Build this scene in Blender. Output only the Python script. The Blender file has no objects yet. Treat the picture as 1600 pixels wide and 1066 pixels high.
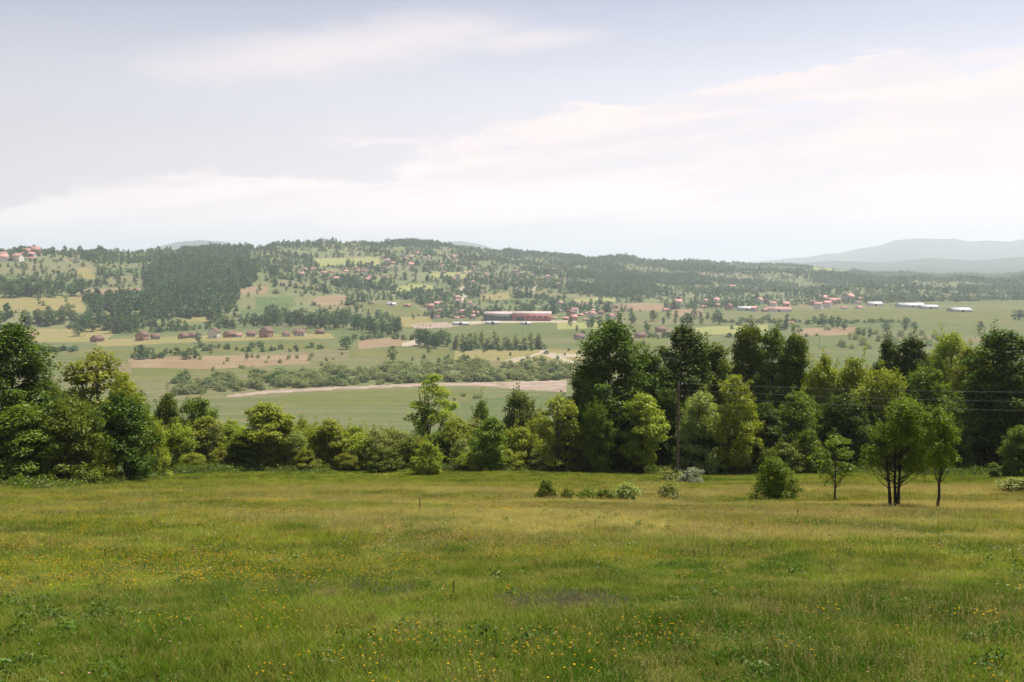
import bpy, math, random
import numpy as np
from mathutils import Vector, Matrix

# ------------------------------------------------------------------ scene, camera, light
scene = bpy.context.scene
COL = scene.collection
F = 1556.0                                   # focal length in pixels of the 1600 px wide photograph
PITCH = math.atan((533.0 - 405.0) / F)       # eye level lies at y = 405
cam_data = bpy.data.cameras.new('camera')
cam_data.sensor_width = 36.0
cam_data.lens = 36.0 * F / 1600.0
cam_data.clip_start = 0.1
cam_data.clip_end = 60000.0
cam = bpy.data.objects.new('camera', cam_data)
COL.objects.link(cam)
cam.location = (0, 0, 0)
cam.rotation_euler = (math.pi / 2 - PITCH, 0, 0)
scene.camera = cam

SUN_EL, SUN_AZ = math.radians(65), math.radians(50)     # high, ahead and to the right (azimuth clockwise from +Y)
SUN_DIR = Vector((math.sin(SUN_AZ) * math.cos(SUN_EL), math.cos(SUN_AZ) * math.cos(SUN_EL), math.sin(SUN_EL)))
sun_data = bpy.data.lights.new('sun', 'SUN')
sun_data.energy = 5.0
sun_data.angle = math.radians(0.5)
sun_data.color = (1.0, 0.93, 0.80)
sun = bpy.data.objects.new('sun', sun_data)
COL.objects.link(sun)
sun.rotation_euler = SUN_DIR.to_track_quat('Z', 'Y').to_euler()

scene.view_settings.view_transform = 'Standard'
scene.view_settings.look = 'None'
scene.view_settings.gamma = 1.0
scene.view_settings.exposure = 0.68
scene.cycles.use_denoising = True
scene.cycles.max_bounces = 6
scene.cycles.diffuse_bounces = 2
scene.cycles.transmission_bounces = 2
scene.cycles.volume_bounces = 1

world = bpy.data.worlds.new('World')
scene.world = world
world.use_nodes = True


class NT:
    """small helper round a node tree"""
    def __init__(self, tree):
        self.t = tree
        tree.nodes.clear()

    def n(self, kind, **kw):
        nd = self.t.nodes.new(kind)
        for k, v in kw.items():
            setattr(nd, k, v)
        return nd

    def put(self, sock, v):
        if isinstance(v, bpy.types.NodeSocket):
            self.t.links.new(v, sock)
        elif v is not None:
            if sock.type == 'RGBA' and len(v) == 3:
                v = (*v, 1.0)
            sock.default_value = v

    def m(self, op, a, b=None, c=None, clamp=False):
        nd = self.n('ShaderNodeMath', operation=op, use_clamp=clamp)
        for i, v in enumerate((a, b, c)):
            self.put(nd.inputs[i], v)
        return nd.outputs[0]

    def ramp01(self, v, lo, hi):                       # smooth 0..1 between lo and hi
        nd = self.n('ShaderNodeMapRange', interpolation_type='SMOOTHSTEP')
        self.put(nd.inputs[0], v)
        nd.inputs[1].default_value = lo
        nd.inputs[2].default_value = hi
        return nd.outputs[0]

    def mix(self, f, a, b, mode='MIX'):
        nd = self.n('ShaderNodeMix', data_type='RGBA', blend_type=mode)
        self.put(nd.inputs[0], f)
        self.put(nd.inputs[6], a)
        self.put(nd.inputs[7], b)
        return nd.outputs[2]

    def vec(self, x, y, z):
        nd = self.n('ShaderNodeCombineXYZ')
        for i, v in enumerate((x, y, z)):
            self.put(nd.inputs[i], v)
        return nd.outputs[0]

    def noise(self, v, scale, detail=4, rough=0.55, dist=0.0):
        nd = self.n('ShaderNodeTexNoise')
        self.put(nd.inputs['Vector'], v)
        nd.inputs['Scale'].default_value = scale
        nd.inputs['Detail'].default_value = detail
        nd.inputs['Roughness'].default_value = rough
        nd.inputs['Distortion'].default_value = dist
        return nd.outputs['Fac']


def build_sky():
    t = NT(world.node_tree)
    out = t.n('ShaderNodeOutputWorld')
    bg = t.n('ShaderNodeBackground')
    sky = t.n('ShaderNodeTexSky', sky_type='NISHITA')
    sky.sun_disc = False
    sky.sun_elevation = SUN_EL
    sky.sun_rotation = SUN_AZ
    sky.altitude = 300
    sky.air_density = 1.0
    sky.dust_density = 2.0
    tc = t.n('ShaderNodeTexCoord')
    sep = t.n('ShaderNodeSeparateXYZ')
    t.put(sep.inputs[0], tc.outputs['Generated'])
    x, y, z = sep.outputs
    az = t.m('ARCTAN2', x, y)
    base = t.mix(1.0, sky.outputs[0], (0.08, 0.08, 0.08), 'MULTIPLY')
    # thin high veil: whitens the blue everywhere, more towards the horizon
    veil = t.m('SUBTRACT', 0.95, t.m('MULTIPLY', t.ramp01(z, 0.02, 0.36), 0.34))
    sdir = t.n('ShaderNodeVectorMath', operation='DOT_PRODUCT')
    t.put(sdir.inputs[0], tc.outputs['Generated'])
    sdir.inputs[1].default_value = tuple(SUN_DIR)
    glow = t.m('ADD', 0.62, t.m('MULTIPLY', t.m('MAXIMUM', sdir.outputs['Value'], 0.0), 0.95))
    pale = t.mix(t.ramp01(z, -0.02, 0.15), (0.74, 0.66, 0.675), (0.56, 0.535, 0.575))
    pale = t.mix(t.ramp01(z, 0.14, 0.28), pale, (0.305, 0.315, 0.385))
    pale = t.mix(t.ramp01(z, 0.22, 0.75), pale, (0.15, 0.17, 0.25))
    gl3 = t.vec(glow, glow, glow)
    clear = t.mix(veil, base, t.mix(1.0, pale, gl3, 'MULTIPLY'))
    # cloud bank whose upper edge climbs round the compass
    d4 = t.vec(t.m('MULTIPLY', x, 1.0), y, t.m('MULTIPLY', z, 3.0))
    n1 = t.noise(d4, 6.0, 9, 0.60, 0.4)
    n2 = t.noise(t.vec(t.m('MULTIPLY', x, 1.0), y, t.m('MULTIPLY', t.m('SUBTRACT', z, t.m('MULTIPLY', x, 0.10)), 9.0)), 3.1, 6, 0.55, 0.3)
    edge = t.m('ADD', 0.136, t.m('MULTIPLY', t.m('SINE', az), 0.17))
    h = t.m('SUBTRACT', t.m('ADD', edge, t.m('MULTIPLY', t.m('SUBTRACT', n1, 0.5), 0.24)), z)
    bank = t.ramp01(h, -0.003, 0.020)
    streak = t.ramp01(n2, 0.40, 0.58)
    bank = t.m('MULTIPLY', bank, t.m('ADD', 0.45, t.m('MULTIPLY', streak, 0.55)))
    # high cirrus on a flat layer
    zz = t.m('ADD', t.m('MAXIMUM', z, 0.0), 0.09)
    px = t.m('DIVIDE', x, zz)
    py = t.m('DIVIDE', y, zz)
    n3 = t.noise(t.vec(t.m('MULTIPLY', px, 0.35), t.m('ADD', py, t.m('MULTIPLY', px, 0.25)), 0.0), 0.9, 6, 0.6, 0.4)
    cirrus = t.m('MULTIPLY', t.ramp01(n3, 0.52, 0.78), t.m('MULTIPLY', t.ramp01(z, 0.03, 0.16), 0.38))

    def blob(cx, cy, rx, ry, tilt, soft, amount, wob=0.5):
        """one cloud at a compass bearing and height (taken from picture columns and rows)"""
        a0 = math.atan((cx - 800) / F)
        z0 = math.sin(math.atan((405 - cy) / F * math.cos(a0)))
        da = t.m('SUBTRACT', az, a0)
        dz = t.m('SUBTRACT', t.m('SUBTRACT', z, z0), t.m('MULTIPLY', da, tilt))
        q = t.m('ADD', t.m('POWER', t.m('ABSOLUTE', t.m('DIVIDE', da, rx / F)), 2.0),
                t.m('POWER', t.m('ABSOLUTE', t.m('DIVIDE', dz, ry / F)), 2.0))
        q = t.m('ADD', t.m('SQRT', q), t.m('MULTIPLY', t.m('SUBTRACT', n1, 0.5), -wob * 4))
        return t.m('MULTIPLY', t.m('SUBTRACT', 1.0, t.ramp01(q, 1.0 - soft, 1.0 + soft)), amount)
    puffs = blob(210, 352, 190, 46, 0.0, 0.16, 0.9, 0.8)
    for a in ((545, 82, 215, 30, 0.13, 0.9, 0.62, 0.7), (835, 70, 110, 14, 0.06, 0.9, 0.5, 0.6),
              (1390, 318, 150, 24, 0.05, 0.35, 0.7, 0.6), (1210, 132, 80, 8, 0.06, 0.9, 0.45, 0.7),
              (610, 223, 100, 5, 0.0, 0.6, 0.6, 0.2), (1545, 95, 90, 14, 0.03, 0.4, 0.6, 0.5)):
        puffs = t.m('MAXIMUM', puffs, blob(*a))
    amount = t.m('MAXIMUM', t.m('MAXIMUM', bank, cirrus), puffs, clamp=True)
    cloud = t.mix(t.ramp01(n2, 0.36, 0.62), (0.585, 0.525, 0.535), (0.675, 0.59, 0.575))
    low = t.m('SUBTRACT', 1.12, t.m('MULTIPLY', t.ramp01(z, 0.0, 0.14), 0.12))
    cloud = t.mix(1.0, cloud, t.vec(low, low, low), 'MULTIPLY')
    col = t.mix(amount, clear, cloud)
    t.put(bg.inputs['Color'], col)
    bg.inputs['Strength'].default_value = 1.0
    t.put(out.inputs['Surface'], bg.outputs[0])


build_sky()

# ------------------------------------------------------------------ maths: noise, terrain, picture <-> place


def _hash(ix, iy, seed):
    h = (ix.astype(np.int64) * 374761393 + iy.astype(np.int64) * 668265263 + seed * 974711) & 0x7fffffff
    h = ((h ^ (h >> 13)) * 1274126177) & 0x7fffffff
    h = (h ^ (h >> 16)) & 0xffffff
    return h / float(0xffffff)


def vnoise(x, y, seed=0):
    x = np.asarray(x, float)
    y = np.asarray(y, float)
    ix, iy = np.floor(x), np.floor(y)
    fx, fy = x - ix, y - iy
    fx = fx * fx * (3 - 2 * fx)
    fy = fy * fy * (3 - 2 * fy)
    a, b = _hash(ix, iy, seed), _hash(ix + 1, iy, seed)
    c, d = _hash(ix, iy + 1, seed), _hash(ix + 1, iy + 1, seed)
    return (a * (1 - fx) + b * fx) * (1 - fy) + (c * (1 - fx) + d * fx) * fy


def fbm(x, y, seed=0, octv=3):
    s, a, tot = 0, 1.0, 0
    for k in range(octv):
        s = s + a * vnoise(np.asarray(x) * 2 ** k, np.asarray(y) * 2 ** k, seed + 17 * k)
        tot += a
        a *= 0.5
    return s / tot


def smooth(t):
    t = np.clip(t, 0, 1)
    return t * t * (3 - 2 * t)


FLOOR = -80.0
PROF_R = np.array([0, 5, 20, 45, 55, 65, 75, 85, 95, 110, 150, 200, 260, 320, 380, 450, 30000.])
PROF_Z = np.array([-1.65, -2.67, -5.81, -11.0, -13.05, -15.0, -16.8, -18.45, -20.3, -24., -36.5, -51.5, -67., -77., -79.6, -80, -80.])
CX = np.array([-900, -400, 0, 135, 200, 260, 400, 440, 510, 600, 640, 680, 720, 800, 850, 900, 940, 975, 1010, 1060, 1090, 1130, 1180, 1200, 1240, 1290, 1330, 1370, 1420, 1460, 1500, 1550, 1600, 2000, 2600.])
CY = np.array([398, 394, 395, 394, 396, 393, 389, 384, 380, 382, 379, 382, 387, 394, 399, 403, 406, 403, 409, 411, 408.5, 412, 415, 413.5, 416, 418, 423, 427, 425, 430, 428, 431, 427, 425, 420.])
CR = np.interp(CX, [-900, 0, 400, 640, 900, 1200, 1600, 2600], [2000, 2000, 2400, 2900, 3300, 4000, 4700, 5200])
FOOT = lambda u: np.interp(u, [-900, 0, 400, 800, 1100, 1600, 2600], [1100, 1130, 1230, 1430, 1680, 2250, 2400])
MX = np.array([-900, 200, 250, 280, 315, 350, 385, 430, 640, 690, 720, 750, 800, 1000, 1180, 1230, 1260, 1290, 1310, 1340, 1370, 1395, 1430, 1460, 1485, 1512, 1540, 1572, 1600, 1700, 2000, 2600.])
MY = np.array([402, 398, 387, 380, 377, 379, 388, 398, 390, 379, 377, 382, 398, 412, 409, 404, 402, 397, 396, 389.5, 386, 378, 375, 376.5, 376, 380.5, 379, 381, 377, 376, 392, 400.])
MR = np.interp(MX, [-900, 400, 800, 1200, 2600], [10000, 10000, 11500, 15500, 15500])


def HT(x, y):
    x = np.asarray(x, float)
    y = np.asarray(y, float)
    r = np.hypot(x, y)
    az = np.arctan2(x, y)
    u = 800 + F * np.tan(np.clip(az, -1.05, 1.05))
    near = np.where(y > 0, np.interp(y, PROF_R, PROF_Z), PROF_Z[0] + 0.12 * np.minimum(-y, 60))
    k = smooth((r - 350) / 500)
    z = near * (1 - k) + np.interp(r, PROF_R, PROF_Z) * k
    z = z + (fbm(x / 9, y / 9, 3, 2) - 0.5) * 0.5 * smooth((r - 4) / 20) * (1 - smooth((r - 200) / 200))
    z = z + (fbm(x / 90, y / 90, 5, 2) - 0.5) * 1.4 * smooth((r - 380) / 150) * (1 - smooth((r - 1500) / 1500))
    foot, cr = FOOT(u), np.interp(u, CX, CR)
    zc = (405 - np.interp(u, CX, CY)) / F * cr
    t = (r - foot) / (cr - foot)
    up = 0.7 * np.clip(t, 0, 1) + 0.3 * smooth(t)
    up = up * smooth(np.clip(t, 0, 1) * 9)
    dn = 1 - 0.85 * smooth((t - 1) / 0.8)
    z = z + (zc - FLOOR) * up * dn
    amp = (1 + 0.8 * smooth((u - 1050) / 300)) * smooth(t * 5) * (1 - 0.75 * smooth((t - 0.6) / 0.4)) * (1 - smooth((t - 1) / 0.5))
    z = z + amp * ((fbm(x / 420, y / 420, 11, 3) - 0.5) * 34 + (vnoise(x / 110, y / 110, 23) - 0.5) * 6)
    mr = np.interp(u, MX, MR)
    mz = (405 - np.interp(u, MX, MY)) / F * mr - FLOOR
    w = np.where(r < mr, smooth(1 - (mr - r) / (0.28 * mr)), 1 - 0.9 * smooth((r - mr) / (0.35 * mr)))
    side = smooth((r - mr * 0.72) / (mr * 0.1))
    lump = (fbm(x / 900, y / 900, 31, 3) - 0.5) * 120 * side * (1 - smooth((r - 0.85 * mr) / (0.12 * mr)))
    r2 = np.interp(u, [1150, 1230, 1300, 1380, 1450, 1520, 1600, 1700, 2000, 2600], [424, 412, 407, 410, 403, 407, 401, 405, 412, 415])
    z2 = FLOOR + ((405 - r2) / F * 9300 - FLOOR) * np.exp(-((r - 9300) / 1500) ** 2) * smooth((u - 1120) / 120)
    z = np.where((r > 6200) & (r < 13000), np.maximum(z, z2), z)
    z = np.where(r > mr * 0.72, np.maximum(z, FLOOR + mz * w + lump * w), z)
    return z


def H1(x, y):
    return float(HT(np.array([x]), np.array([y]))[0])


CP, SP = math.cos(PITCH), math.sin(PITCH)


def ray(px, py):
    a, b = (px - 800) / F, (533 - py) / F
    return np.array([a, CP + b * SP, -SP + b * CP])


def proj(x, y, z):
    dep = y * CP - z * SP
    dep = np.where(dep > 0.01, dep, 0.01)
    return 800 + F * x / dep, 533 - F * (y * SP + z * CP) / dep


def hit(px, py, r0=5.0, r1=6000.0):
    """the place on the ground that shows at a pixel"""
    d = ray(px, py)
    h = math.hypot(d[0], d[1])
    rs = np.exp(np.linspace(math.log(r0), math.log(r1), 2500))
    s = rs / h
    below = d[2] * s < HT(d[0] * s, d[1] * s)
    i = int(np.argmax(below)) if below.any() else len(rs) - 1
    s = s[i]
    return Vector((d[0] * s, d[1] * s, H1(d[0] * s, d[1] * s)))


def at_dist(px, r):
    """the place on the ground at a column's bearing, r metres ahead"""
    d = ray(px, 640)
    x, y = d[0] / d[1] * r, r
    return Vector((x, y, H1(x, y)))


def in_poly(px, py, poly):
    c = np.zeros(np.shape(px), bool)
    n = len(poly)
    for i in range(n):
        x0, y0 = poly[i]
        x1, y1 = poly[(i + 1) % n]
        if y0 == y1:
            continue
        k = ((py >= min(y0, y1)) & (py < max(y0, y1))) & (px < (x1 - x0) * (py - y0) / (y1 - y0) + x0)
        c ^= k
    return c


# ------------------------------------------------------------------ objects and materials


def mesh_np(name, verts, faces_idx, loop_counts=None, smooth_shade=False):
    """fast mesh: faces_idx (N,k) array of equal polygons"""
    me = bpy.data.meshes.new(name)
    v = np.ascontiguousarray(verts, np.float32)
    f = np.ascontiguousarray(faces_idx, np.int32)
    n, k = f.shape
    me.vertices.add(len(v))
    me.vertices.foreach_set('co', v.ravel())
    me.loops.add(n * k)
    me.loops.foreach_set('vertex_index', f.ravel())
    me.polygons.add(n)
    me.polygons.foreach_set('loop_start', np.arange(0, n * k, k, dtype=np.int32))
    me.polygons.foreach_set('loop_total', np.full(n, k, np.int32))
    if smooth_shade:
        me.polygons.foreach_set('use_smooth', np.ones(n, bool))
    me.update(calc_edges=True)
    return me


def tag(o, label=None, cat=None, group=None, kind=None):
    if label:
        o['label'] = label
    if cat:
        o['category'] = cat
    if group:
        o['group'] = group
    if kind:
        o['kind'] = kind
    return o


def obj(name, me, material=None, parent=None):
    o = bpy.data.objects.new(name, me)
    COL.objects.link(o)
    if material is not None and len(me.materials) == 0:
        me.materials.append(material)
    elif material is not None:
        o.material_slots[0].link = 'OBJECT'
        o.material_slots[0].material = material
    if parent is not None:
        o.parent = parent
    return o


def empty(name, loc=(0, 0, 0), rz=0.0, scale=(1, 1, 1)):
    o = bpy.data.objects.new(name, None)
    COL.objects.link(o)
    o.location = loc
    o.rotation_euler = (0, 0, rz)
    o.scale = scale
    o.empty_display_size = 0.1
    return o


def new_mat(name):
    m = bpy.data.materials.new(name)
    m.use_nodes = True
    t = NT(m.node_tree)
    out = t.n('ShaderNodeOutputMaterial')
    return m, t, out


def leaf_mat(name, dark, light, trans=0.35, gloss=0.012, tint=(1.05, 1.15, 0.5)):
    m, t, out = new_mat(name)
    geo = t.n('ShaderNodeNewGeometry')
    oi = t.n('ShaderNodeObjectInfo')
    c = t.mix(geo.outputs['Random Per Island'], dark, light)
    hs = t.n('ShaderNodeHueSaturation')
    t.put(hs.inputs['Color'], c)
    t.put(hs.inputs['Hue'], t.m('ADD', 0.482, t.m('MULTIPLY', oi.outputs['Random'], 0.026)))
    t.put(hs.inputs['Value'], t.m('ADD', 0.8, t.m('MULTIPLY', oi.outputs['Random'], 0.45)))
    c = hs.outputs[0]
    di = t.n('ShaderNodeBsdfDiffuse')
    tr = t.n('ShaderNodeBsdfTranslucent')
    gl = t.n('ShaderNodeBsdfGlossy')
    gl.inputs['Roughness'].default_value = 0.45
    gl.inputs['Color'].default_value = (0.9, 0.95, 0.85, 1)
    t.put(di.inputs['Color'], c)
    t.put(tr.inputs['Color'], t.mix(1.0, c, tint, 'MULTIPLY'))
    a = t.n('ShaderNodeMixShader')
    a.inputs[0].default_value = trans
    t.put(a.inputs[1], di.outputs[0])
    t.put(a.inputs[2], tr.outputs[0])
    b = t.n('ShaderNodeMixShader')
    b.inputs[0].default_value = gloss
    t.put(b.inputs[1], a.outputs[0])
    t.put(b.inputs[2], gl.outputs[0])
    t.put(out.inputs['Surface'], b.outputs[0])
    return m


def plain_mat(name, a, b, scale=3.0, rough=0.8, metal=0.0, stretch=None):
    m, t, out = new_mat(name)
    p = t.n('ShaderNodeBsdfPrincipled')
    tc = t.n('ShaderNodeTexCoord')
    v = tc.outputs['Object']
    if stretch:
        mp = t.n('ShaderNodeMapping')
        t.put(mp.inputs['Vector'], v)
        mp.inputs['Scale'].default_value = stretch
        v = mp.outputs[0]
    t.put(p.inputs['Base Color'], t.mix(t.ramp01(t.noise(v, scale, 5, 0.6), 0.3, 0.7), a, b))
    p.inputs['Roughness'].default_value = rough
    p.inputs['Metallic'].default_value = metal
    t.put(out.inputs['Surface'], p.outputs[0])
    return m


def ground_mat(name, cols, scales, fine=0.12):
    """world-position patchwork of several tones"""
    m, t, out = new_mat(name)
    geo = t.n('ShaderNodeNewGeometry')
    pos = geo.outputs['Position']
    c = cols[0]
    for i, (k, s) in enumerate(zip(cols[1:], scales)):
        mp = t.n('ShaderNodeVectorMath', operation='ADD')
        t.put(mp.inputs[0], pos)
        mp.inputs[1].default_value = (37.7 * i, 91.3 * i, 0)
        c = t.mix(t.ramp01(t.noise(mp.outputs[0], s, 4, 0.6), 0.42, 0.62), c, k)
    mp = t.n('ShaderNodeMapping')
    t.put(mp.inputs['Vector'], pos)
    mp.inputs['Rotation'].default_value = (0, 0, -0.2)
    mp.inputs['Scale'].default_value = (0.008, 0.12, 0.0)
    c = t.mix(t.m('MULTIPLY', t.ramp01(t.noise(mp.outputs[0], 1.0, 4, 0.7), 0.46, 0.60), 0.35), c, tuple(v * f for v, f in zip(cols[0], (0.66, 0.74, 0.62))))
    c = t.mix(t.m('MULTIPLY', t.ramp01(t.noise(pos, fine, 5, 0.7), 0.44, 0.66), 0.40), c, tuple(v * f for v, f in zip(cols[0], (0.62, 0.72, 0.55))))
    di = t.n('ShaderNodeBsdfDiffuse')
    t.put(di.inputs['Color'], c)
    t.put(out.inputs['Surface'], di.outputs[0])
    return m


M = {}
# foliage of the near trees
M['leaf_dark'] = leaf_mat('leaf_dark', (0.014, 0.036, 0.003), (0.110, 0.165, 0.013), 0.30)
M['leaf_mid'] = leaf_mat('leaf_mid', (0.050, 0.094, 0.007), (0.200, 0.262, 0.022), 0.38)
M['leaf_yellow'] = leaf_mat('leaf_yellow', (0.150, 0.190, 0.015), (0.340, 0.370, 0.040), 0.44)
M['leaf_pale'] = leaf_mat('leaf_pale', (0.150, 0.185, 0.040), (0.345, 0.370, 0.110), 0.42)
M['leaf_far'] = leaf_mat('leaf_far', (0.032, 0.078, 0.026), (0.085, 0.150, 0.048), 0.36)
M['leaf_far_pale'] = leaf_mat('leaf_far_pale', (0.150, 0.180, 0.075), (0.250, 0.275, 0.130), 0.48)
M['leaf_hill'] = leaf_mat('leaf_hill', (0.070, 0.125, 0.052), (0.150, 0.210, 0.092), 0.42)
M['leaf_wood'] = leaf_mat('leaf_wood', (0.022, 0.068, 0.030), (0.075, 0.145, 0.062), 0.36)
M['bark'] = plain_mat('bark', (0.035, 0.027, 0.020), (0.080, 0.062, 0.045), 6.0, 0.95, stretch=(3, 3, 0.6))
M['bark_dark'] = plain_mat('bark_dark', (0.018, 0.014, 0.011), (0.045, 0.034, 0.026), 6.0, 0.95, stretch=(3, 3, 0.6))


def meadow_colour(t, pos, lift=1.0, rnd=None):
    """tone of the meadow at a place: green, yellow-green and straw patches"""
    n_a = t.noise(pos, 0.055, 4, 0.6)
    n_b = t.noise(pos, 0.35, 4, 0.6)
    mp = t.n('ShaderNodeVectorMath', operation='ADD')
    t.put(mp.inputs[0], pos)
    mp.inputs[1].default_value = (53.0, 17.0, 0)
    n_c = t.noise(mp.outputs[0], 0.10, 5, 0.65)
    g = lambda c: tuple(v * lift for v in c)
    c = t.mix(t.ramp01(n_b, 0.38, 0.62), g((0.036, 0.080, 0.007)), g((0.128, 0.160, 0.017)))
    c = t.mix(t.m('MULTIPLY', t.ramp01(t.noise(pos, 1.3, 4, 0.65), 0.48, 0.62), 0.75), c, g((0.190, 0.172, 0.042)))
    c = t.mix(t.m('MULTIPLY', t.ramp01(n_a, 0.42, 0.62), 0.6), c, g((0.160, 0.162, 0.030)))
    if rnd is not None:
        hs = t.n('ShaderNodeHueSaturation')
        t.put(hs.inputs['Color'], c)
        hs.inputs['Saturation'].default_value = 1.0
        t.put(hs.inputs['Hue'], t.m('ADD', 0.475, t.m('MULTIPLY', rnd, 0.04)))
        t.put(hs.inputs['Value'], t.m('ADD', 0.42, t.m('MULTIPLY', rnd, 1.1)))
        c = hs.outputs[0]
    # straw-coloured seed heads: mostly in the middle of the slope
    sep = t.n('ShaderNodeSeparateXYZ')
    t.put(sep.inputs[0], pos)
    near_tint = t.m('MULTIPLY', t.m('SUBTRACT', 1.0, t.ramp01(sep.outputs[1], 8.0, 20.0)), 0.72)  # near grass tinted darker and greener, fading out with distance
    c = t.mix(near_tint, c, t.mix(1.0, c, (0.46, 0.66, 0.48), 'MULTIPLY'))
    far = t.m('MULTIPLY', t.ramp01(sep.outputs[1], 9.0, 26.0), t.m('SUBTRACT', 1.0, t.ramp01(sep.outputs[1], 55.0, 72.0)))
    side = t.ramp01(t.m('DIVIDE', sep.outputs[0], t.m('MAXIMUM', sep.outputs[1], 1.0)), -0.42, 0.05)
    c = t.mix(t.m('MULTIPLY', t.m('MULTIPLY', t.ramp01(n_c, 0.44, 0.56), far), t.m('ADD', 0.18, t.m('MULTIPLY', side, 0.50))), c, g((0.290, 0.250, 0.105)))
    return c


def make_meadow_mats():
    m, t, out = new_mat('meadow_ground')
    geo = t.n('ShaderNodeNewGeometry')
    di = t.n('ShaderNodeBsdfDiffuse')
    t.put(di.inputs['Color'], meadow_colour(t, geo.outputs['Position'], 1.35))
    t.put(out.inputs['Surface'], di.outputs[0])
    M['meadow'] = m
    m, t, out = new_mat('meadow_grass')
    geo = t.n('ShaderNodeNewGeometry')
    oi = t.n('ShaderNodeObjectInfo')
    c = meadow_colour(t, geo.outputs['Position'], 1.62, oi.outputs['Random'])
    r = geo.outputs['Random Per Island']
    c = t.mix(t.m('MULTIPLY', t.ramp01(r, 0.72, 0.95), 0.5), c, (0.30, 0.26, 0.075))
    c = t.mix(t.m('MULTIPLY', t.ramp01(r, 0.35, 0.0), 0.5), c, (0.07, 0.12, 0.018))
    di = t.n('ShaderNodeBsdfDiffuse')
    tr = t.n('ShaderNodeBsdfTranslucent')
    t.put(di.inputs['Color'], c)
    t.put(tr.inputs['Color'], t.mix(1.0, c, (1.2, 1.1, 0.7), 'MULTIPLY'))
    a = t.n('ShaderNodeMixShader')
    a.inputs[0].default_value = 0.42
    t.put(a.inputs[1], di.outputs[0])
    t.put(a.inputs[2], tr.outputs[0])
    t.put(out.inputs['Surface'], a.outputs[0])
    M['grass'] = m


make_meadow_mats()
M['herb'] = leaf_mat('herb', (0.040, 0.085, 0.012), (0.100, 0.160, 0.024), 0.35)
M['fern'] = leaf_mat('fern', (0.070, 0.105, 0.016), (0.140, 0.170, 0.040), 0.4)
M['petal_yellow'] = leaf_mat('petal_yellow', (0.55, 0.31, 0.012), (0.66, 0.44, 0.03), 0.4, 0.0, (1, 1, 1))
M['petal_white'] = leaf_mat('petal_white', (0.60, 0.58, 0.52), (0.80, 0.78, 0.74), 0.4, 0.0, (1, 1, 1))
M['petal_pink'] = leaf_mat('petal_pink', (0.42, 0.20, 0.20), (0.55, 0.33, 0.30), 0.4, 0.0, (1, 1, 1))
M['blossom'] = leaf_mat('blossom', (0.12, 0.15, 0.06), (0.36, 0.36, 0.26), 0.35, 0.0, (1, 1, 1))
M['dock'] = leaf_mat('dock', (0.07, 0.065, 0.025), (0.13, 0.10, 0.04), 0.2, 0.0, (1, 1, 1))
# land
M['slope'] = ground_mat('slope_ground', [(0.05, 0.075, 0.02), (0.09, 0.11, 0.03)], [0.06])
M['valley'] = ground_mat('valley_ground', [(0.145, 0.155, 0.060), (0.190, 0.170, 0.078), (0.115, 0.140, 0.050)], [0.012, 0.02])
M['hills'] = ground_mat('hill_ground', [(0.130, 0.150, 0.062), (0.195, 0.180, 0.090), (0.090, 0.120, 0.045)], [0.008, 0.014])
M['mountains'] = ground_mat('mountain_ground', [(0.035, 0.055, 0.030), (0.06, 0.08, 0.04)], [0.003])
M['field_brown'] = ground_mat('field_brown', [(0.215, 0.150, 0.100), (0.245, 0.185, 0.120)], [0.03])
M['field_tan'] = ground_mat('field_tan', [(0.220, 0.185, 0.088), (0.195, 0.175, 0.072)], [0.03])
M['field_green'] = ground_mat('field_green', [(0.112, 0.124, 0.046), (0.140, 0.134, 0.058)], [0.03])
M['field_deep'] = ground_mat('field_deep', [(0.085, 0.120, 0.050), (0.105, 0.135, 0.058)], [0.03])
M['field_light'] = ground_mat('field_light', [(0.215, 0.225, 0.090), (0.24, 0.235, 0.10)], [0.03])
M['gravel'] = ground_mat('gravel_ground', [(0.285, 0.215, 0.180), (0.215, 0.165, 0.135), (0.32, 0.255, 0.22)], [0.05, 0.09])
M['track'] = ground_mat('track_ground', [(0.35, 0.295, 0.235), (0.29, 0.24, 0.19)], [0.08])

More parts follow.
